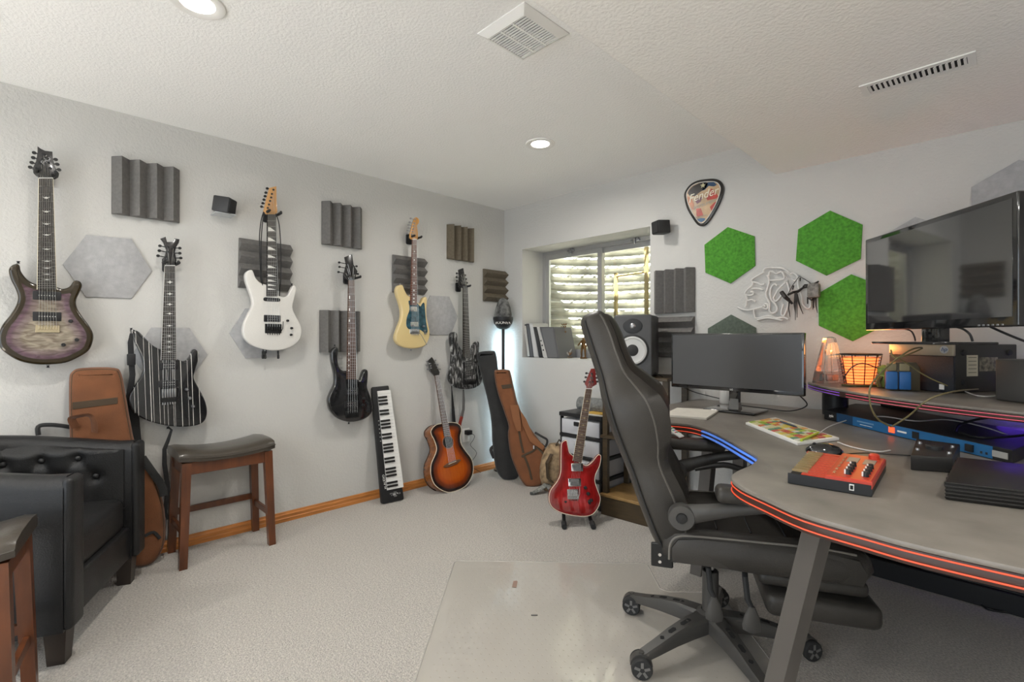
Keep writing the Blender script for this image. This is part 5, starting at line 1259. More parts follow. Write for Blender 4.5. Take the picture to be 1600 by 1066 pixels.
def led_run(pred, m, zs=(DZ - .018, DZ - .036), src=None, inset=.001, r=.0018, par=None, name='light_line'):
    fn = src or front
    runs = []; cur = []
    for i, p in enumerate(fn):
        a = Vector(fn[max(0, i - 1)]); b = Vector(fn[min(len(fn) - 1, i + 1)]); t = (b - a).normalized(); n = Vector((t.y, -t.x))
        if n.y > .2 and n.x > 0: n = -n
        q_ = (p[0] - n.x * inset, p[1] - n.y * inset)
        if pred(p): cur.append(q_)
        else:
            if len(cur) > 1: runs.append(cur)
            cur = []
    if len(cur) > 1: runs.append(cur)
    for rn in runs:
        for z in zs: MB().tube([(x, y, z) for x, y in rn], r, 6).build(name, m, par or desk)
led_run(lambda p: p[0] < -.94, red_led)
led_run(lambda p: -.96 <= p[0] and p[1] > 1.66 and p[0] < 0, blue_refl, r=.0045)  # reflected blue of the edge band, built as glowing tubes
led_run(lambda p: p[1] < 1.50, red_led)
dk_leg = mat('desk_leg_grey', (.105, .095, .085), .5, .2)
def beam(p0, p1, w, d, yaw, name='leg', m=dk_leg, par=desk):
    ca, sa = math.cos(R(yaw)), math.sin(R(yaw))
    sec = [(x * ca - y * sa, x * sa + y * ca) for x, y in ((-w, -d), (w, -d), (w, d), (-w, d))]
    p0, p1 = Vector(p0), Vector(p1)
    return MB().loft([[p + Vector((x, y, 0)) for x, y in sec] for p in (p0, p1)]).build(name, m, par, smooth=False)
beam((-.462, 1.335, .02), (-.322, 1.405, DZ - .045), .020, .026, 62)
beam((-.44, 1.26, .0), (-.44, 1.26, .025), .30, .028, 62, 'foot')
beam((-1.10, 2.42, .0), (-1.06, 2.50, DZ - .045), .028, .03, 0)
beam((.38, 1.42, 0), (.36, 1.45, DZ - .045), .028, .03, 0)
beam((.36, 3.0, 0), (.36, 3.0, DZ - .045), .03, .03, 0)
beam((-1.10, 2.98, 0), (-1.10, 2.98, DZ - .045), .03, .03, 0)
MB().rbox(-1.12, .38, 2.97, 3.0, DZ - .12, DZ - .05, .003, 1).build('rail', M['black_metal'], desk)
MB().lathe([(.005, 0), (.005, .004), (.0005, .005)], n=8, m=Matrix.Translation((-.345, 1.366, .73)) @ Matrix.Rotation(R(118), 4, 'Z') @ Matrix.Rotation(R(-90), 4, 'X')).build('bolt', M['steel'], desk)
# low black cabinet along the wall under the desk
lc = thing('low_cabinet', 'long low black cabinet against the wall under the desk', 'cabinet', Frame((0, YB, 0), (1, 0, 0), (0, 0, 1)))
MB().rbox(-.63, .70, 0, .09, .02, .16, .004, 1).build('plinth', M['black_pl'], lc)
MB().rbox(-.60, -.28, .09, .56, .02, .135, .004, 1).build('side_unit', M['black_gl'], lc)
MB().rbox(-.28, .68, .09, .40, .02, .09, .004, 1).build('body', mat('smoked_panel', (.035, .030, .026), .18), lc)
MB().rbox(-.28, .68, .092, .10, .085, .15, .002, 1).build('ledge', mat('dark_satin', (.03, .03, .03), .35), lc)
fc_ = thing('floor_cable', 'thin black cable lying on the carpet under the desk', 'cable', Frame((0, 0, 0), (1, 0, 0), (0, 1, 0)))
MB().tube(smooth2([tuple(P(x, y, .006)) for x, y in ((1362, 889), (1395, 900), (1430, 906), (1470, 918), (1510, 928), (1535, 947), (1550, 954), (1600, 960))], 4, False), .004, 5).build('cord', M['wire'], fc_)

# riser shelf across the corner
SZ = 0.965
riser = thing('monitor_riser', 'dark riser shelf with glowing edge standing across the desk corner', 'shelf', Frame((0, 0, DZ), (1, 0, 0), (0, 1, 0)))
rf = smooth2([(-.70, 3.06), (-.738, 3.0), (-.732, 2.925), (-.66, 2.79), (-.56, 2.65), (-.43, 2.505), (-.297, 2.39), (-.13, 2.285), (.042, 2.21), (.22, 2.15), (.40, 2.12)], 4, False)
ro = rf + [(.44, 2.3), (.44, 3.08), (-.68, 3.08)]
MB().plate(ro, SZ - DZ - .010, SZ - DZ, .003, 2).build('shelf_top', dtop, riser, ang=40)
oc2 = ccw(ro); nn2 = normals2(oc2)
MB().plate([(oc2[i][0] - nn2[i][0] * .002, oc2[i][1] - nn2[i][1] * .002) for i in range(len(oc2))], SZ - DZ - .034, SZ - DZ - .0105, .003, 2).build('edge_band', dedge, riser, ang=40)
led_run(lambda p: p[0] < -.50, viol_led, (SZ - DZ - .016, SZ - DZ - .028), rf, r=.0014, par=riser)
led_run(lambda p: p[0] >= -.52, mat('pink_led_line', (.8, .12, .2), .4, emit=(.9, .12, .14), estr=.12), (SZ - DZ - .016, SZ - DZ - .028), rf, r=.0014, par=riser)
for x, y in ((-.622, 2.985), (.33, 2.3), (.33, 2.95)): MB().lathe([(.058, 0), (.058, SZ - DZ - .03)], (x, y, 0), n=24).build('pillar', M['black_pl'], riser)
gl = thing('led_light_bar', 'purple light bar glowing under the riser shelf', 'light', Frame((0, YB, 0), (1, 0, 0), (0, 0, 1)))
MB().box(-.02, .40, .875, .890, .012, .022).build('bar', mat('purple_led', (.2, .05, .9), .4, emit=(.16, .06, 1.0), estr=14.0), gl, smooth=False)
MB().box(-.03, .41, .872, .893, .001, .012).build('holder', M['black_pl'], gl, smooth=False)

# ------------------------------------------------------------------ ultrawide monitor
FM_ = Frame((-1.03, 2.675, DZ), (1, 0.0, 0), (0, 0, 1))
mo = thing('computer_monitor', 'wide black computer monitor with a dark screen on the desk', 'monitor', FM_)
b0_, b1_ = .113, .424
MB().plate(rrect(-.345, .345, b0_, b1_, .004, 2), -.035, 0, .003, 2).build('housing', M['black_gl'], mo)
scr = mat('dark_screen', (.050, .050, .052), .38, spec=.6)
MB().box(-.335, .335, b0_ + .020, b1_ - .009, -.001, .0008).build('screen', scr, mo, smooth=False)
tx = text_mesh(MB(), 'LG', .013, 0.0, b0_ + .009, .0012); tx.build('badge', M['white_pl'], mo, smooth=False)
MB().rbox(-.03, .03, .05, .20, -.055, -.035, .008).build('neck', M['black_gl'], mo)
MB().loft([[(-.028, .012, -.02), (.028, .012, -.02), (.028, .012, -.075), (-.028, .012, -.075)], [(-.022, .07, -.035), (.022, .07, -.035), (.022, .07, -.06), (-.022, .07, -.06)]]).build('stem', M['black_gl'], mo, smooth=False)
MB().rbox(-.135, .135, .001, .014, -.16, .05, .006, 3).build('stand_base', M['black_gl'], mo)

# ------------------------------------------------------------------ television on the desktop computer
tl_, tr_ = Vector((-.465, 2.813, 0)), Vector((.030, 2.208, 0))
tc_ = (tl_ + tr_) / 2
PCZ = 1.172
FT = Frame((tc_.x, tc_.y, PCZ), (tr_ - tl_).normalized(), (0, 0, 1))
tv = thing('television', 'black flat television with a blank glossy screen above the desk', 'television', FT)
hw2 = (tr_ - tl_).length / 2
z0, z1 = .062, .490
MB().plate(rrect(-hw2, hw2, z0, z1, .006, 3), -.045, 0, .005, 3).build('housing', M['black_gl'], tv)
tvs = mat('tv_screen', (.030, .030, .031), .05, spec=1.0); tvs.node_tree.nodes['Principled BSDF'].inputs['IOR'].default_value = 2.0
MB().box(-hw2 + .020, hw2 - .020, z0 + .032, z1 - .020, -.001, .0012).build('screen', tvs, tv, smooth=False)
MB().rbox(-.045, .045, .006, .075, -.055, -.01, .006).build('neck', M['black_gl'], tv)
MB().plate(rrect(-.18, .18, -.13, .09, .01, 3), 0, .010, .003, 2).build('stand_base', M['black_gl'], tv)
sb = D.objects[[o.name for o in tv.children if o.name.startswith('stand_base')][0]]
sb.data.transform(Matrix(((1, 0, 0, 0), (0, 0, 1, .001), (0, -1, 0, -.03), (0, 0, 0, 1))))
for k in range(6): MB().rbox(hw2 - .15 + k * .018, hw2 - .141 + k * .018, z0 + .004, z0 + .010, -.002, .002, .001, 1).build('button', M['steel'], tv)

pc_c = PD(1490, 537, 2.05)
fd, sdv = Vector((-.87, .5, 0)).normalized(), Vector((.5, .87, 0)).normalized()
FPc = Frame((pc_c.x, pc_c.y, SZ), -fd, (0, 0, 1))
pc = thing('desktop_computer', 'desktop computer lying flat under the television', 'computer', FPc)
PH = PCZ - SZ - .002
MB().rbox(-.27, 0, .001, PH, -.38, -.012, .004, 2).build('case', mat('case_dark', (.030, .027, .024), .5), pc)
MB().rbox(-.27, 0, .001, PH - .05, -.013, 0, .003, 2).build('mesh_front', mat('mesh_blue_black', (.012, .016, .024), .35, bump=.5, bscale=500), pc)
MB().rbox(-.27, 0, PH - .049, PH, -.013, .001, .003, 2).build('silver_strip', mat('champagne_metal', (.42, .36, .27), .35, .6), pc)
lgm = MB().lathe([(.0165, 0), (.0165, .001), (.0005, .0011)], (-.035, PH - .022, .001), n=24)
lgm.build('badge', mat('badge_silver', (.5, .52, .55), .3, .6), pc)
text_mesh(MB(), 'hp', .024, -.035, PH - .021, .0025, shear=.3).build('badge_letters', mat('badge_blue', (.02, .07, .2), .4), pc, smooth=False)
MB().box(-.055, -.035, .012, .034, 0, .0008).build('sticker', M['white_pl'], pc, smooth=False)
for z in (.045, PH - .035): 
    for c in (-.055, -.33): MB().lathe([(.013, 0), (.012, .006), (.0005, .0065)], (0, z, c), axis='x', n=14).build('rubber_foot', M['rubber'], pc)
MB().box(-.0002, .0008, .07, .16, -.14, -.075).build('label', mat('label_cream', (.55, .50, .38), .7), pc, smooth=False)
MB().box(-.0002, .0006, .09, .15, -.26, -.15).build('vent_label', mat('label_scratched', (.18, .16, .12), .7, var=.8, vscale=45), pc, smooth=False)
for k in range(5): MB().box(.0004, .0011, .085 + k * .016, .087 + k * .016, -.132, -.084).build('label_line', M['dark'], pc, smooth=False)

# ------------------------------------------------------------------ things on the riser
mt = thing('metronome', 'clear plastic pyramid metronome on the riser shelf', 'metronome', Frame((*P(1296, 599, SZ).xy, SZ), RT, FW))
clear = mat('clear_plastic', (.90, .92, .92), .06, trans=.92, spec=.5)
def frus(mb, r0, r1, z0, z1): return mb.loft([[(x * r, y * r * .8, z) for x, y in ((-1, -1), (1, -1), (1, 1), (-1, 1))] for r, z in ((r0, z0), (r1, z1))])
frus(MB(), .052, .022, .062, .232).build('cover', clear, mt, smooth=False)
frus(MB(), .060, .052, 0, .061).build('base', clear, mt, smooth=False)
frus(MB(), .024, .010, .233, .240).build('cap', clear, mt, smooth=False)
MB().tube([(0, 0, .05), (0, 0, .20)], .0018, 6).rbox(-.007, .007, -.003, .003, .15, .17, .001).build('pendulum', M['chrome'], mt)
MB().rbox(-.028, .028, -.012, .012, .012, .045, .003).lathe([(.016, 0), (.016, .006)], (0.01, -.02, .03), axis='y', n=14).build('movement', M['steel'], mt)
MB().box(-.012, .012, .012, .013, .06, .205).build('scale', M['white_pl'], mt, smooth=False)

sl_p = PD(1344, 600, 2.40)
sl = thing('basket_lamp', 'glowing orange salt lamp in a dark wire basket', 'lamp', Frame((sl_p.x, sl_p.y, SZ), RT, FW))
chunk = mat('salt_rock', (.9, .30, .10), .6, emit=(1.0, .20, .045), estr=1.6, bump=.5, bscale=25)
rr = []
for i in range(9):
    z = .012 + .125 * i / 8; r = .060 + .022 * i / 8
    rr.append([(r * math.cos(a) * random.uniform(.93, 1.0), .85 * r * math.sin(a) * random.uniform(.93, 1.0), z) for a in [2 * PI * j / 20 for j in range(20)]])
MB().loft(rr).build('salt_rocks', chunk, sl, ang=20)
for i in range(11): 
    z = .008 + .145 * i / 10; r = .066 + .024 * i / 10
    MB().tube([(r * math.cos(2 * PI * j / 28), .88 * r * math.sin(2 * PI * j / 28), z) for j in range(29)], .0016 if i < 10 else .004, 5).build('hoop', mat('rust_wire', (.30, .10, .03), .5) if i < 10 else M['black_metal'], sl)
for j in range(10):
    a = 2 * PI * j / 10; MB().tube([(.066 * math.cos(a), .058 * math.sin(a), .004), (.09 * math.cos(a), .079 * math.sin(a), .153)], .0022, 5).build('rib', M['black_metal'], sl)
lp_d = D.lights.new('salt_lamp_glow', 'POINT'); lp_d.energy = 1.0; lp_d.color = (1, .42, .12); lp_d.shadow_soft_size = .05
lpo = D.objects.new('salt_lamp_glow', lp_d); C.objects.link(lpo); lpo.location = (0, 0, .19); lpo.parent = sl
ch_p = P(1413, 611, SZ)
ch = thing('battery_charger', 'two bay battery charger with blue batteries on the riser shelf', 'charger', Frame((ch_p.x, ch_p.y, SZ), RT * .93 - FW * .36, (0, 0, 1)))
MB().plate([(-.052, .001), (.058, .001), (.058, .10), (.045, .125), (-.03, .125), (-.052, .075)], -.075, 0, .004, 2).build('body', mat('charger_brown', (.075, .060, .035), .45), ch)
for s in (-1, 1): MB().rbox(-.024 + s * .024 - .021, -.024 + s * .024 + .021, .006, .085, -.004, .014, .004).build('battery', mat('battery_blue', (.03, .15, .42), .35), ch)
for s in (-1, 1): MB().rbox(-.024 + s * .024 - .018, -.024 + s * .024 + .018, .088, .120, -.004, .006, .003).build('contact', mat('tan_plastic', (.30, .25, .14), .5), ch)
bx_p = P(1600, 633, SZ)
bx = thing('black_speaker_box', 'dark grey slotted box cut off by the right edge on the riser', 'box', Frame((bx_p.x + .085, bx_p.y + .08, SZ), RT, (0, 0, 1)))
MB().rbox(-.085, .085, .001, .155, -.14, .0, .008, 3).build('case', mat('slate_plastic', (.06, .058, .055), .5), bx)
for k in range(6): MB().rbox(-.045, .03, .10 + k * .008, .104 + k * .008, -.001, .0012, .0004, 1).build('slot', M['dark'], bx)
frg = thing('green_figure', 'small green and brown toy figure beside the battery charger', 'toy', Frame((*P(1381, 606, SZ).xy, SZ), RT, FW))
MB().lathe([(.0005, 0), (.026, .004), (.030, .03), (.022, .055), (.020, .062), (.027, .075), (.024, .095), (.008, .106), (.0005, .107)], n=14).build('body', mat('toy_green', (.20, .26, .05), .7, var=.5, vscale=40), frg)
for s in (-1, 1): MB().tube([(s * .02, -.01, .05), (s * .040, -.02, .03), (s * .038, -.03, .006)], [.009, .008, .007], 8).build('limb', mat('toy_brown', (.12, .09, .03), .8), frg)
tray = thing('small_tray', 'flat dark card holder lying in front of the basket lamp', 'tray', Frame((*P(1345, 604, SZ).xy, SZ), RT, FW))
MB().rbox(-.075, .075, -.03, .03, .0005, .010, .003).build('tray', mat('olive_card', (.10, .085, .03), .5), tray)

# ------------------------------------------------------------------ things on the desk
def D2(x, y): p = P(x, y, DZ); return (p.x, p.y)
FDk = Frame((0, 0, DZ), (1, 0, 0), (0, 1, 0))
def desk_thing(name, label, cat, pts, group=None):
    q_ = [D2(*p) for p in pts]; cx = sum(p[0] for p in q_) / len(q_); cy = sum(p[1] for p in q_) / len(q_)
    t = thing(name, label, cat, Frame((cx, cy, DZ), (1, 0, 0), (0, 1, 0)), group)
    return t, [(p[0] - cx, p[1] - cy) for p in q_]
def bil(q_, s, t): 
    a = Vector(q_[0]).lerp(Vector(q_[1]), s); b = Vector(q_[3]).lerp(Vector(q_[2]), s); p = a.lerp(b, t); return (p.x, p.y)
def cell(q_, s0, s1, t0, t1): return [bil(q_, s0, t0), bil(q_, s1, t0), bil(q_, s1, t1), bil(q_, s0, t1)]
# notebook
t, q_ = desk_thing('notebook', 'closed pale notebook on the left part of the desk', 'notebook', [(1036, 651), (1104, 656.5), (1123, 644), (1058, 640)])
MB().plate(q_, .0006, .009, .001, 1).build('pages', mat('page_white', (.62, .60, .54), .7), t); MB().plate(q_, .0092, .0105, .0005, 1).build('cover', mat('cover_cream', (.66, .63, .56), .6, var=.06, vscale=40), t)
# colourful keyboard
t, q_ = desk_thing('computer_keyboard', 'white computer keyboard with a bright multicoloured key cover', 'keyboard', [(1165, 664), (1246, 697), (1311, 688.5), (1211, 656)])
MB().plate(q_, .0006, .012, .002, 2).build('base', M['white_pl'], t)
pal = [(.62, .50, .10), (.55, .16, .05), (.30, .42, .05), (.60, .58, .50), (.60, .30, .08), (.12, .26, .16), (.58, .54, .30), (.50, .10, .08)]
rk = random.Random(3)
for r_ in range(5):
    for k in range(14):
        s0 = .03 + .94 * k / 14; t0_ = .07 + .86 * r_ / 5
        ci = rk.choice([0, 0, 1, 2, 3, 3, 4, 5, 6, 6, 7])
        MB().plate(cell(q_, t0_ , t0_ + .15, s0, s0 + .058) if False else [bil(q_, t0_ * .0 + s0, t0_), bil(q_, s0 + .058, t0_), bil(q_, s0 + .058, t0_ + .15), bil(q_, s0, t0_ + .15)], .0115, .0155, .0006, 1).build('key', mat('key_%d' % ci, pal[ci], .5), t)
pen = thing('pen', 'dark pen lying on the colourful keyboard', 'pen', Frame((0, 0, DZ + .0165), (1, 0, 0), (0, 1, 0)))
pa, pb2 = P(1219, 658, DZ + .022), P(1246, 667, DZ + .022)
MB().tube([(pa.x, pa.y, .004), (pa.x * .8 + pb2.x * .2, pa.y * .8 + pb2.y * .2, .004), (pb2.x * .85 + pa.x * .15, pb2.y * .85 + pa.y * .15, .004), (pb2.x, pb2.y, .004)], [.003, .0042, .0042, .001], 8).build('barrel', mat('pen_blue_grey', (.06, .08, .12), .3), pen)
pen2 = thing('highlighter', 'yellow green highlighter lying across the colourful keyboard', 'pen', Frame((0, 0, DZ + .0165), (1, 0, 0), (0, 1, 0)))
pa, pb2 = P(1252, 688, DZ + .022), P(1279, 676, DZ + .022)
MB().tube([(pa.x, pa.y, .005), (pb2.x, pb2.y, .005)], .005, 8).build('barrel', mat('lime_plastic', (.42, .55, .03), .4), pen2)
# mouse
mp_ = P(1288, 708, DZ)
mo_ = thing('computer_mouse', 'glossy black computer mouse beside the red keyboard controller', 'mouse', Frame((mp_.x, mp_.y, DZ), RT * .9 + FW * -.3, FW))
rr = []
for i in range(9):
    x = -.056 + .112 * i / 8; u = 1 - (x / .057) ** 2; w_ = .032 * max(.05, u) ** .4; h_ = .008 + .026 * max(0, u) ** .6
    rr.append([(x, w_ * math.cos(PI * j / 8), .001 + h_ * math.sin(PI * j / 8)) for j in range(9)])
MB().loft(rr).build('shell', M['black_gl'], mo_, ang=60)
MB().lathe([(.006, -.004), (.007, 0), (.006, .004)], (-.030, 0, .028), axis='y', n=12).build('wheel', M['rubber'], mo_)
# red keyboard controller
A_, B_, C_, D_ = (1231, 756), (1363, 778), (1384.5, 738), (1262, 720)
t, q_ = desk_thing('keyboard_controller', 'red mini keyboard controller with knobs and red keys', 'synthesizer', [A_, B_, C_, D_])
redp = mat('red_plastic', (.50, .045, .020), .35)
MB().plate(q_, .001, .020, .003, 2).build('base', M['black_pl'], t)
def slab(s0, s1, t0, t1, z0, z1, nm, m, par, r=.0008): return MB().plate(cell(q_, s0, s1, t0, t1), z0, z1, r, 1).build(nm, m, par)
slab(.46, 1.0, .0, 1.0, .018, .040, 'control_panel', redp, t, .003)
slab(.0, .46, .93, 1.0, .018, .032, 'end_strip', redp, t)
for k in range(10):
    t0_ = .02 + .90 * k / 10
    slab(.16, .455, t0_, t0_ + .080, .020, .031, 'red_key', mat('red_key', (.55, .040, .020), .3), t)
    slab(.03, .23, t0_ + .064, t0_ + .086, .030, .037, 'gold_key', mat('gold_key', (.26, .19, .085), .35), t)
slab(.0, .155, .0, .93, .019, .0225, 'key_bed', M['black_pl'], t)
for s in (.70, .90):
    for k in range(4):
        p = bil(q_, s, .14 + .11 * k); MB().lathe([(.008, 0), (.0075, .004), (.006, .013), (.0005, .0135)], (p[0], p[1], .040), n=12).build('knob', M['black_pl'], t)
        p2 = bil(q_, s - .03, .12 + .11 * k); MB().lathe([(.002, 0), (.002, .012), (.0004, .0122)], (p2[0], p2[1], .041), n=6).build('knob_pointer', M['white_pl'], t)
slab(.58, .72, .62, .84, .040, .0412, 'pad_grid', mat('silver_grey', (.30, .27, .22), .45), t); slab(.78, .92, .60, .82, .040, .0412, 'display', mat('silver_grey2', (.26, .24, .20), .4), t)
for k in range(6): slab(.53 + .0 * k, .56, .10 + .13 * k, .16 + .13 * k, .040, .043, 'pad_button', mat('tan_button', (.40, .20, .10), .5), t)
p = bil(q_, .87, .93); MB().lathe([(.014, 0), (.014, .010), (.010, .014), (.0005, .0145)], (p[0], p[1], .040), n=16).build('joystick', redp, t)
e0, e1 = Vector(q_[0]), Vector(q_[1]); ed = (e1 - e0).normalized(); en = Vector((ed.y, -ed.x))
def side_rect(s0, s1, z0, z1, off, nm, m):
    a = e0.lerp(e1, s0) + en * off; b = e0.lerp(e1, s1) + en * off; a2 = e0.lerp(e1, s0) - en * .002; b2 = e0.lerp(e1, s1) - en * .002
    MB().add([(a.x, a.y, z0), (b.x, b.y, z0), (b.x, b.y, z1), (a.x, a.y, z1), (a2.x, a2.y, z0), (b2.x, b2.y, z0), (b2.x, b2.y, z1), (a2.x, a2.y, z1)], [(0, 1, 2, 3), (4, 5, 6, 7), (0, 1, 5, 4), (3, 2, 6, 7), (0, 3, 7, 4), (1, 2, 6, 5)]).build(nm, m, t, smooth=False)
side_rect(.0, .99, .003, .030, .0012, 'side_panel', M['black_pl']); side_rect(.745, .80, .010, .026, .0022, 'usb_port', M['white_pl']); side_rect(.755, .79, .013, .023, .0030, 'usb_socket', M['dark'])
# small audio interface
t, q_ = desk_thing('audio_interface', 'small black audio box with a round knob on top', 'audio interface', [(1423, 735), (1488, 740), (1500, 716), (1432, 706)])
MB().plate(q_, .001, .046, .003, 2).build('case', mat('charcoal_metal', (.028, .027, .026), .4, .3), t)
p = bil(q_, .5, .45); MB().lathe([(.022, 0), (.022, .010), (.019, .013), (.0005, .0135)], (p[0], p[1], .046), n=24).build('volume_knob', M['black_pl'], t)
for s, tt in ((.12, .3), (.12, .7), (.88, .25), (.88, .7)): p = bil(q_, s, tt); MB().lathe([(.006, 0), (.005, .006), (.0005, .0062)], (p[0], p[1], .046), n=10).build('small_knob', M['steel'], t)
# ribbed black enclosure
t, q_ = desk_thing('ribbed_amplifier', 'black ribbed metal box at the right front of the desk', 'amplifier', [(1476, 782), (1640, 803), (1660, 758), (1496, 738)])
rib_m = mat('black_anodised', (.022, .021, .020), .38, .5)
MB().plate([(a * .985, b * .985) for a, b in q_], .001, .046, .004, 2).build('case', rib_m, t)
for k in range(5):
    z = .006 + k * .0085
    MB().plate(q_, z, z + .0045, .0015, 1).build('fin', rib_m, t)
for k in range(7):
    p0, p1 = bil(q_, -.01, .05 + .14 * k), bil(q_, .015, .05 + .14 * k)
    MB().tube([(p0[0], p0[1], .036), (p1[0], p1[1], .036)], .006, 8).build('end_knob', rib_m, t)
# blue rack power strip
t, q_ = desk_thing('power_conditioner', 'long blue and black rack power conditioner across the desk', 'power strip', [(1288, 655), (1582, 726), (1640, 700), (1350, 640)])
blm = mat('blue_panel', (.015, .12, .30), .35)
MB().plate(q_, .001, .044, .002, 1).build('case', M['black_pl'], t)
e0, e1 = Vector(q_[0]), Vector(q_[1]); ed = (e1 - e0).normalized(); en = Vector((ed.y, -ed.x))
side_rect(.22, .93, .003, .043, .0015, 'front_panel', blm); side_rect(.10, .22, .003, .043, .0014, 'left_panel', mat('navy_panel', (.012, .05, .12), .35))
side_rect(.455, .485, .012, .034, .006, 'power_switch', mat('red_switch', (.6, .05, .02), .3, emit=(1, .10, .03), estr=1.2)); side_rect(.58, .615, .010, .036, .0025, 'outlet', M['dark'])
side_rect(.25, .36, .024, .030, .0022, 'stripe', mat('pale_blue', (.15, .30, .48), .4)); side_rect(.50, .55, .020, .027, .0022, 'print', M['white_pl']); side_rect(.27, .35, .014, .016, .0022, 'print', M['white_pl']); side_rect(.93, .985, .012, .032, .0025, 'label', mat('label_grey', (.35, .35, .34), .6))
side_rect(.83, .86, .010, .034, .008, 'rocker', M['black_pl'])
for k, s in enumerate((.885, .905)):
    side_rect(s, s + .008, .012, .020, .0024, 'usb_slot', M['dark'])
a = e0.lerp(e1, .06); tx = text_mesh(MB(), 'pyle', .018, 0, 0, 0); m4 = Matrix.Translation((a.x + en.x * .002, a.y + en.y * .002, .024)) @ Matrix.Rotation(math.atan2(ed.y, ed.x), 4, 'Z') @ Matrix.Rotation(R(90), 4, 'X')
tx.v = [tuple(m4 @ Vector(v)) for v in tx.v]; tx.build('lettering', M['white_pl'], t, smooth=False)
# power brick below the riser
pbk = thing('power_brick', 'black power brick under the riser shelf', 'adapter', Frame((*P(1395, 652, DZ).xy, DZ), ed.to_3d(), Vector((-ed.y, ed.x, 0))))
MB().rbox(-.08, .08, .0, .06, .04, .085, .006).build('brick', M['black_pl'], pbk); MB().rbox(-.07, .07, .005, .055, .0005, .041, .003).build('stand', M['black_pl'], pbk)
# remote control hooked on the chair side of the desk, white cup behind the monitor
cup = thing('white_cylinder', 'small white smart speaker standing behind the monitor', 'speaker', Frame((-1.19, 3.02, DZ), (1, 0, 0), (0, 1, 0)))
MB().lathe([(.0005, 0), (.038, 0), (.042, .006), (.042, .085), (.038, .092), (.0005, .092)], n=28).build('body', M['white_pl'], cup)
MB().lathe([(.030, .0921), (.028, .0935), (.0005, .0936)], n=24).build('top', mat('pale_grey', (.5, .5, .5), .4), cup)

# ------------------------------------------------------------------ loose cables on the desk and riser
def cable(label, pts, r, m, name='cable'):
    q_ = [Vector(p) for p in pts]
    t = thing(name, label, 'cable', Frame(q_[0], (1, 0, 0), (0, 1, 0)), 'loose cables on the desk')
    MB().tube(smooth2([tuple(p - q_[0]) for p in q_], 6, False), r, 6).build('cord', m, t)
    return t
wcab = mat('white_cable', (.62, .61, .58), .45); gold_c = mat('olive_cable', (.16, .13, .055), .45)
cable('white cable running from the colourful keyboard towards the power conditioner', [P(1279, 678, DZ + .02), P(1300, 665, DZ + .02), P(1340, 653, DZ + .02), P(1380, 651, DZ + .052), P(1430, 658, DZ + .052), P(1480, 656, DZ + .055), P(1540, 668, DZ + .055), P(1600, 690, DZ + .03)], .0024, wcab)
cable('short white charging cable lying beside the mouse', [P(1309, 691, DZ + .006), P(1325, 697, DZ + .004), P(1350, 703, DZ + .004), P(1375, 706, DZ + .004), P(1391, 704, DZ + .004)], .0026, wcab)
cable('black mouse cable running to the small audio box', [P(1318, 710, DZ + .004), P(1350, 708, DZ + .004), P(1390, 710, DZ + .004), P(1424, 712, DZ + .004)], .002, M['wire'])
f0 = lambda x, y, d: PD(x, y, d)
cable('olive cable looping from the computer down in front of the riser', [f0(1392, 547, 1.98), f0(1400, 560, 1.95), f0(1440, 545, 1.93), f0(1425, 546, 1.86), f0(1395, 566, 1.82), f0(1362, 600, 1.78), f0(1360, 632, 1.76), f0(1372, 655, 1.76), f0(1392, 667, 1.77)], .0030, gold_c)
cable('olive cable drooping across the front of the computer', [f0(1390, 552, 1.99), f0(1420, 570, 1.96), f0(1447, 588, 1.95), f0(1480, 603, 1.94)], .0028, gold_c)
cable('olive cable rising from the power conditioner to the riser', [f0(1393, 667, 1.76), f0(1420, 650, 1.70), f0(1450, 625, 1.64), f0(1490, 612, 1.66), P(1530, 608, SZ + .012)], .0028, gold_c)
cable('coiled white cable lying on the riser at the right', [P(1508, 612, SZ + .006), P(1530, 619, SZ + .006), P(1560, 619, SZ + .006), P(1585, 615, SZ + .006), P(1560, 607, SZ + .008), P(1530, 607, SZ + .008), P(1512, 611, SZ + .008)], .0026, wcab)
cable('black cable arching under the riser at the right', [P(1492, 676, DZ + .04), P(1500, 664, DZ + .06), P(1530, 655, DZ + .08), P(1570, 652, DZ + .09), P(1640, 655, DZ + .09)], .0045, M['wire'])
cable('black cable lying behind the power conditioner', [P(1500, 676, DZ + .05), P(1530, 684, DZ + .05), P(1570, 683, DZ + .055), P(1640, 676, DZ + .06)], .0045, M['wire'])
cable('black cable hanging from the computer monitor', [Vector((-.72, 2.72, .915)), Vector((-.70, 2.78, .86)), Vector((-.80, 2.86, .812)), Vector((-.95, 2.92, .806)), Vector((-1.1, 2.95, .806))], .003, M['wire'])
cable('black cable drooping from the studio speaker to the desk', [sp_c + Vector((.10, .10, -.17)), Vector((-1.45, 3.06, .86)), Vector((-1.33, 3.08, .83)), Vector((-1.22, 3.10, .81))], .003, M['wire'])
cable('black cable leading right from the television', [FT.at(.22, .07, -.045), FT.at(.30, .03, -.06), FT.at(.42, -.02, -.08)], .004, M['wire'])
cable('thin black cable hanging between the television and its stand', [FT.at(-.16, .065, -.02), FT.at(-.13, .055, -.03), FT.at(-.125, .03, -.04), FT.at(-.128, .014, -.045)], .003, M['wire'])
cable('thick black cable behind the television neck', [FT.at(.09, .068, -.03), FT.at(.12, .06, -.04), FT.at(.14, .04, -.05), FT.at(.14, .014, -.06)], .004, M['wire'])
cable('black cables looping in front of the basket lamp', [f0(1318, 592, 2.36), f0(1330, 575, 2.33), f0(1348, 568, 2.32), f0(1372, 576, 2.30), f0(1385, 583, 2.28)], .0028, M['wire'])
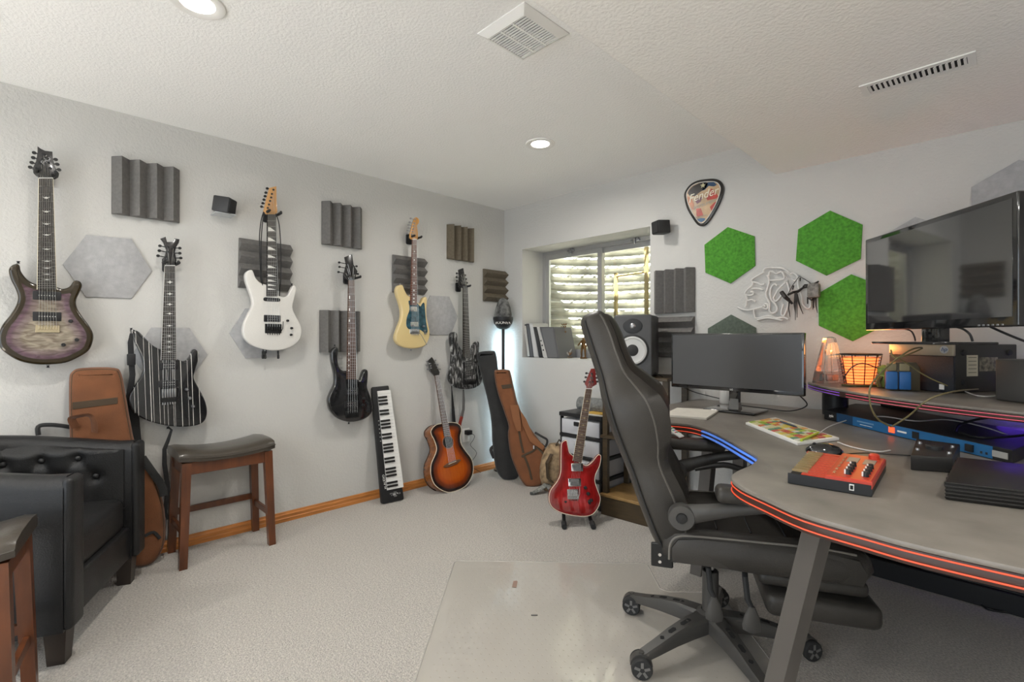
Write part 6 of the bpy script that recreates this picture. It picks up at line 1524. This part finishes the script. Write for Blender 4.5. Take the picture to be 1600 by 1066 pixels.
# ------------------------------------------------------------------ clear chair mat
m0 = Vector((-2.075, 1.625, 0)); e1 = Vector((.7275, .686, 0)).normalized(); e2 = Vector((e1.y, -e1.x, 0))
FMt = Frame((m0.x, m0.y, 0), e1, -e2 * -1 if False else Vector((-e1.y, e1.x, 0)))
mat_o = [(0.02, 0), (1.0, 0), (1.02, -.02), (1.02, -.26), (1.05, -.285), (1.27, -.285), (1.29, -.305), (1.29, -.88), (1.27, -.90), (1.05, -.90), (1.02, -.925), (1.02, -1.20), (1.0, -1.22), (.02, -1.22), (0, -1.20), (0, -.02)]
cm = thing('chair_mat', 'clear plastic chair mat with a lip lying on the carpet', 'mat', FMt)
pvc = mat('clear_vinyl', (.62, .585, .53), .07, alpha=.62, spec=.9, bump=.05, bscale=6)
MB().plate(mat_o, .0005, .0035, .001, 1).build('sheet', pvc, cm, ang=40)
sd_ = MB()
for i in range(38):
    for j in range(36):
        a, b = .05 + i * .033 + (.0165 if j % 2 else 0), -.04 - j * .033
        if inside((a, b), mat_o) and segdist((a, b), mat_o) > .02:
            sd_.add([(a - .004, b, .0036), (a, b - .004, .0036), (a + .004, b, .0036), (a, b + .004, .0036), (a, b, .0046)], [(0, 1, 4), (1, 2, 4), (2, 3, 4), (3, 0, 4)])
so = sd_.build('studs', mat('stud_grey', (.30, .27, .23), .35), cm); so['kind'] = 'stuff'
MB().tube([(*p, .003) for p in mat_o + mat_o[:1]], .0025, 5).build('rim', mat('vinyl_edge', (.55, .52, .48), .2, alpha=.8), cm)
tk = thing('tape_scrap', 'small torn scrap of brown tape on the chair mat', 'scrap', Frame((*P(804, 913, .005).xy, .0050), RT, FW))
MB().plate([(-.012, -.030), (.008, -.034), (.016, .026), (.012, .034), (-.006, .030)], 0, .0005).build('tape', mat('tape_brown', (.30, .20, .16), .6), tk, smooth=False)
sk = thing('lint_scrap', 'tiny grey scrap lying near the middle of the chair mat', 'scrap', Frame((*P(835, 962, .005).xy, .0050), RT, FW))
MB().rbox(-.014, .014, -.003, .003, 0, .004, .001, 1).build('lint', mat('lint_grey', (.16, .15, .14), .8), sk)

# ------------------------------------------------------------------ gaming chair
oleather = mat('chair_leather', (0.040, 0.036, 0.031), 0.42, bump=0.12, bscale=260, var=.12, vscale=5, spec=.35)
pipe_m = mat('grey_piping', (.16, .148, .13), .5)
cpl_m = mat('chair_plastic', (.055, .052, .048), .42)
CA = 28.0
FO = floor_frame(-.80, 1.87, CA)
oc_ = thing('gaming_chair', 'black leather gaming chair with a tall winged back at the desk', 'office chair', FO)
# base
bs = MB().lathe([(.062, .085), (.060, .135), (.045, .145), (.033, .150), (.033, .085)], n=24).build('base_hub', cpl_m, oc_)
for k in range(5):
    an = R(180 + 72 * k - CA); ca, sa = math.cos(an), math.sin(an)
    def W3(r, s, z): return (r * ca - s * sa, r * sa + s * ca, z)
    st_ = [(.045, .036, .085, .142), (.12, .031, .082, .138), (.20, .027, .076, .122), (.28, .024, .066, .099), (.335, .022, .060, .086), (.352, .015, .062, .080)]
    leg = MB().loft([[W3(r, -w, z0), W3(r, w, z0), W3(r, w, z1 - .010), W3(r, w * .72, z1), W3(r, -w * .72, z1), W3(r, -w, z1 - .010)] for r, w, z0, z1 in st_]).build('base_leg', cpl_m, oc_, ang=40)
    for r0, r1 in ((.105, .155), (.180, .215), (.238, .255)):
        def zt(r):
            for (ra, _, _, za), (rb, _, _, zb) in zip(st_, st_[1:]):
                if ra <= r <= rb: return za + (zb - za) * (r - ra) / (rb - ra)
            return .09
        q_ = [(r0 + .006, -.0085), (r1 - .006, -.0085), (r1, 0), (r1 - .006, .0085), (r0 + .006, .0085), (r0, 0)]
        MB().loft([[W3(r, s, zt(r) - .004) for r, s in q_], [W3(r, s, zt(r) + .0012) for r, s in q_]]).build('slot', M['dark'], leg, smooth=False)
    # caster
    rc = .345; t_ = an + R((25, -35, 60, 20, -50)[k])
    m4 = Matrix.Translation(W3(rc, 0, .0405)) @ Matrix.Rotation(t_, 4, 'Z') @ Matrix.Scale(1.3, 4)
    cs = MB().tube([m4 @ Vector((0, 0, .030)), m4 @ Vector((0, 0, .036))], .010, 10)
    cs.loft([[m4 @ Vector((.030 * math.cos(R(a)), y, .002 + .031 * math.sin(R(a)))) for a in range(0, 181, 20)] for y in (-.010, .010)])
    co = cs.build('caster', cpl_m, oc_, ang=50)
    for s in (-1, 1):
        MB().lathe([(.008, -.009), (.026, -.009), (.0285, -.005), (.0285, .005), (.026, .009), (.008, .009)], (0, s * .0175, 0), axis='y', n=24, m=m4).build('wheel', M['rubber'], co)
        for j in range(5):
            a = 2 * PI * j / 5
            MB().box(-.0035, .0035, -.0006, .0006, .006, .021, m4 @ Matrix.Translation((0, s * .0270, 0)) @ Matrix.Rotation(a, 4, 'Y')).build('spoke', mat('wheel_grey', (.15, .145, .14), .4), co, smooth=False)
MB().lathe([(.030, .13), (.030, .30), (.026, .302), (.026, .13)], n=20).build('gas_lift', cpl_m, oc_)
MB().lathe([(.014, .30), (.014, .40)], n=16).build('piston', M['chrome'], oc_)
MB().rbox(-.14, .16, -.11, .11, .385, .418, .01, 2).build('tilt_plate', M['black_metal'], oc_)
for x, y in ((-.015, -.17), (.10, -.20)):
    MB().tube([(x, y + .06, .40), (x - .005, y + .01, .375), (x, y - .005, .31), (x + .012, y - .01, .285)], [.009, .0095, .0095, .008], 8).build('lever', M['rubber'], oc_)
    MB().loft([[(x + .012 + dx * w, y - .012 + dy * .008, z) for dx, dy in circ(0, 0, 1, 10)] for z, w in ((.290, .010), (.260, .022), (.225, .030), (.208, .027), (.203, .012))]).build('lever_paddle', cpl_m, oc_)
# seat
def sect(xs, prof): pass
rings = []
for x, w, zt_, zb in ((-.19, .20, .500, .440), (-.17, .235, .520, .420), (-.05, .258, .525, .412), (.10, .265, .528, .408), (.25, .265, .530, .408), (.36, .262, .530, .410), (.43, .255, .515, .425), (.455, .235, .490, .445)):
    dz = .028
    rings.append([(x, -w * .85, zb), (x, -w, zb + .02), (x, -w - .004, (zt_ + zb) / 2), (x, -w + .004, zt_ - .006), (x, -w * .88, zt_ + .008), (x, -w * .72, zt_), (x, -w * .55, zt_ - dz), (x, 0, zt_ - dz + .012), (x, w * .55, zt_ - dz), (x, w * .72, zt_), (x, w * .88, zt_ + .008), (x, w - .004, zt_ - .006), (x, w + .004, (zt_ + zb) / 2), (x, w, zb + .02), (x, w * .85, zb), (x, 0, zb)])
MB().loft(rings).build('seat', oleather, oc_, ang=60)
for s in (-1, 1):
    sp = [(-.155, .435), (-.150, .49), (-.125, .517), (-.07, .524), (.10, .528), (.30, .530), (.40, .522)]
    MB().tube(smooth2([(x, s * .262, z) for x, z in sp], 4, False), .0036, 6).build('seat_piping', pipe_m, oc_)
    MB().plate([(-.145, .425), (.42, .425), (.435, .46), (.41, .505), (.30, .522), (-.05, .516), (-.125, .506), (-.147, .475)], -.262 if s < 0 else .250, -.250 if s < 0 else .262, .006, 2).build('seat_side', oleather, oc_)
for s in (-1, 1):
    ob = [o for o in oc_.children if o.name.startswith('seat_side')]
for o in [o for o in oc_.children if o.name.startswith('seat_side')]:
    o.data.transform(Matrix(((1, 0, 0, 0), (0, 0, 1, 0), (0, 1, 0, 0), (0, 0, 0, 1))))
    bm = bmesh.new(); bm.from_mesh(o.data); bmesh.ops.recalc_face_normals(bm, faces=bm.faces[:]); bm.to_mesh(o.data); bm.free()
for k in range(5): MB().tube([(-.10 + k * .11, -.14, .512), (-.10 + k * .11, 0, .516), (-.10 + k * .11, .14, .512)], .003, 5).build('quilt_seam', M['rubber'], oc_)
# footrest under the seat front
MB().rbox(.14, .47, -.17, .17, .345, .395, .020, 3).build('footrest_slide', oleather, oc_)
MB().rbox(.16, .50, -.20, .20, .255, .335, .028, 4).build('footrest_pad', oleather, oc_, ang=60)
for s in (-1, 1): MB().tube([(.05, s * .10, .39), (.35, s * .10, .345)], .010, 8).build('footrest_rail', M['steel'], oc_)
# back
st = [(.395, -.115, .17, .06, .02), (.42, -.130, .205, .085, .04), (.50, -.165, .238, .10, .055), (.62, -.212, .252, .10, .062), (.73, -.251, .248, .10, .050), (.80, -.276, .258, .105, .085), (.88, -.304, .268, .11, .105), (.95, -.326, .268, .11, .095), (1.0, -.342, .250, .11, .060), (1.055, -.362, .208, .10, .028), (1.12, -.384, .195, .10, .018), (1.20, -.412, .182, .10, .018), (1.26, -.434, .168, .095, .012), (1.29, -.446, .14, .070, .004), (1.298, -.449, .07, .025, 0)]
st = smooth2(st, 3, False)
rings = []; path = []
for i, (z, x, w, t_, bo_) in enumerate(st):
    a = st[max(0, i - 1)]; b = st[min(len(st) - 1, i + 1)]
    tg = Vector((b[1] - a[1], 0, b[0] - a[0])).normalized(); nf = Vector((tg.z, 0, -tg.x)); o_ = Vector((x, 0, z)); yv = Vector((0, 1, 0))
    sec = [(-.80, -.5), (-.96, -.34), (-1.0, 0), (-.99, .35 + bo_ / t_ * .6), (-.90, .5 + bo_ / t_), (-.74, .46 + bo_ / t_ * .9), (-.60, .40 + bo_ / t_ * .25), (-.52, .33), (-.25, .36), (0, .38), (.25, .36), (.52, .33), (.60, .40 + bo_ / t_ * .25), (.74, .46 + bo_ / t_ * .9), (.90, .5 + bo_ / t_), (.99, .35 + bo_ / t_ * .6), (1.0, 0), (.96, -.34), (.80, -.5), (.4, -.54), (0, -.55), (-.4, -.54)]
    rings.append([tuple(o_ + yv * (y * w) + nf * (n * t_)) for y, n in sec])
    path.append((o_, nf, w, t_, bo_))
MB().loft(rings).build('backrest', oleather, oc_, ang=70)
def along(yf, nfn, z0, z1, r, nm, m):
    pts = [tuple(o_ + Vector((0, 1, 0)) * (yf * w) + nf * nfn(t_, bo_)) for o_, nf, w, t_, bo_ in path if z0 <= o_.z <= z1]
    MB().tube(pts, r, 6).build(nm, m, oc_)
for s in (-1, 1):
    along(s * .985, lambda t_, b: t_ * .38 + b * .6, .42, 1.28, .0036, 'back_piping', mat('dark_piping', (.085, .078, .068), .45))
    along(s * .60, lambda t_, b: t_ * .41 + b * .25, .46, 1.26, .0034, 'back_seam', M['rubber'])
    along(s * .985, lambda t_, b: -t_ * .26, .42, 1.28, .0034, 'shell_seam', M['rubber'])
o_, nf, w, t_, bo_ = min(path, key=lambda p: abs(p[0].z - 1.045))
MB().tube([tuple(o_ + Vector((0, 1, 0)) * (y * w) + nf * (t_ * .40 + bo_ * .2 + .002)) for y in (-.6, -.3, 0, .3, .6)], .0034, 6).build('headrest_seam', M['rubber'], oc_)
for s in (-1, 1):
    y = s * .215
    MB().rbox(-.215, -.14, y - .006, y + .006, .385, .47, .004, 1).build('hinge_bracket', M['black_metal'], oc_)
    for z in (.405, .43): MB().lathe([(.006, 0), (.006, .004), (.0005, .005)], (-.185, y + s * .008, z), axis='y', n=8).build('hinge_bolt', M['chrome'], oc_)
# arms
for s in (-1, 1):
    y = s * .298; za = .033 if s > 0 else 0.0; xa = -.165 if s > 0 else 0.0
    MB().lathe([(.0005, -.020), (.040, -.020), (.044, -.012), (.044, .012), (.040, .020), (.0005, .020)], (-.115, y, .600), axis='y', n=24).build('arm_pivot', cpl_m, oc_)
    MB().lathe([(.0005, s * .020), (.018, s * .020), (.016, s * .026), (.0005, s * .027)], (-.115, y, .600), axis='y', n=16).build('pivot_cap', M['black_metal'], oc_)
    rr = []
    for x, z, h, wd in ((-.13, .600, .040, .018), (-.05, .618 + za * .5, .030, .018), (.06, .642 + za, .022, .020), (.17, .662 + za, .020, .022), (.26, .672 + za, .016, .020)):
        rr.append([(x, y + wd * math.cos(a), z + h * math.sin(a)) for a in [2 * PI * j / 12 for j in range(12)]])
    MB().loft(rr).build('arm_beam', cpl_m, oc_, ang=60)
    MB().rbox(-.01 + xa, .25 + xa, y - .042, y + .042, .665 + za, .715 + za, .020, 4).build('arm_pad', oleather, oc_, ang=60)
    if s > 0:
        MB().tube(smooth2([(.19, y, .695), (.21, y, .665), (.17, y, .625), (.08, y, .640), (-.04, y, .615)], 4, False), .013, 8).build('arm_strut', cpl_m, oc_)
        MB().lathe([(.0005, -.016), (.034, -.016), (.037, -.010), (.037, .010), (.034, .016), (.0005, .016)], (.215, y, .615), axis='y', n=20).build('arm_joint', cpl_m, oc_)
        MB().tube([(.215, y, .60), (.205, y - .02, .53), (.18, y - .05, .46), (.16, y - .10, .415)], [.018, .017, .016, .016], 8).build('arm_post', cpl_m, oc_)

rm = thing('remote_control', 'small white remote control with coloured buttons resting on the chair arm', 'remote', FO.sub(-.095, .290, .7495))
m4 = Matrix.Rotation(R(150), 4, 'Z') @ Matrix.Rotation(R(-28), 4, 'Y')
MB().rbox(0, .085, -.021, .021, 0, .008, .006, 2, m4).build('case', M['white_pl'], rm)
for i in range(4):
    for j in range(3):
        MB().lathe([(.0042, 0), (.0040, .0015), (.0005, .0017)], (.080 - .014 * i - .006, -.012 + .012 * j, .008), n=8, m=m4).build('button', mat('remote_btn_%d' % ((i * 2 + j) % 4), ((.5, .05, .05), (.05, .1, .5), (.05, .35, .1), (.06, .06, .06))[(i * 2 + j) % 4], .4), rm)
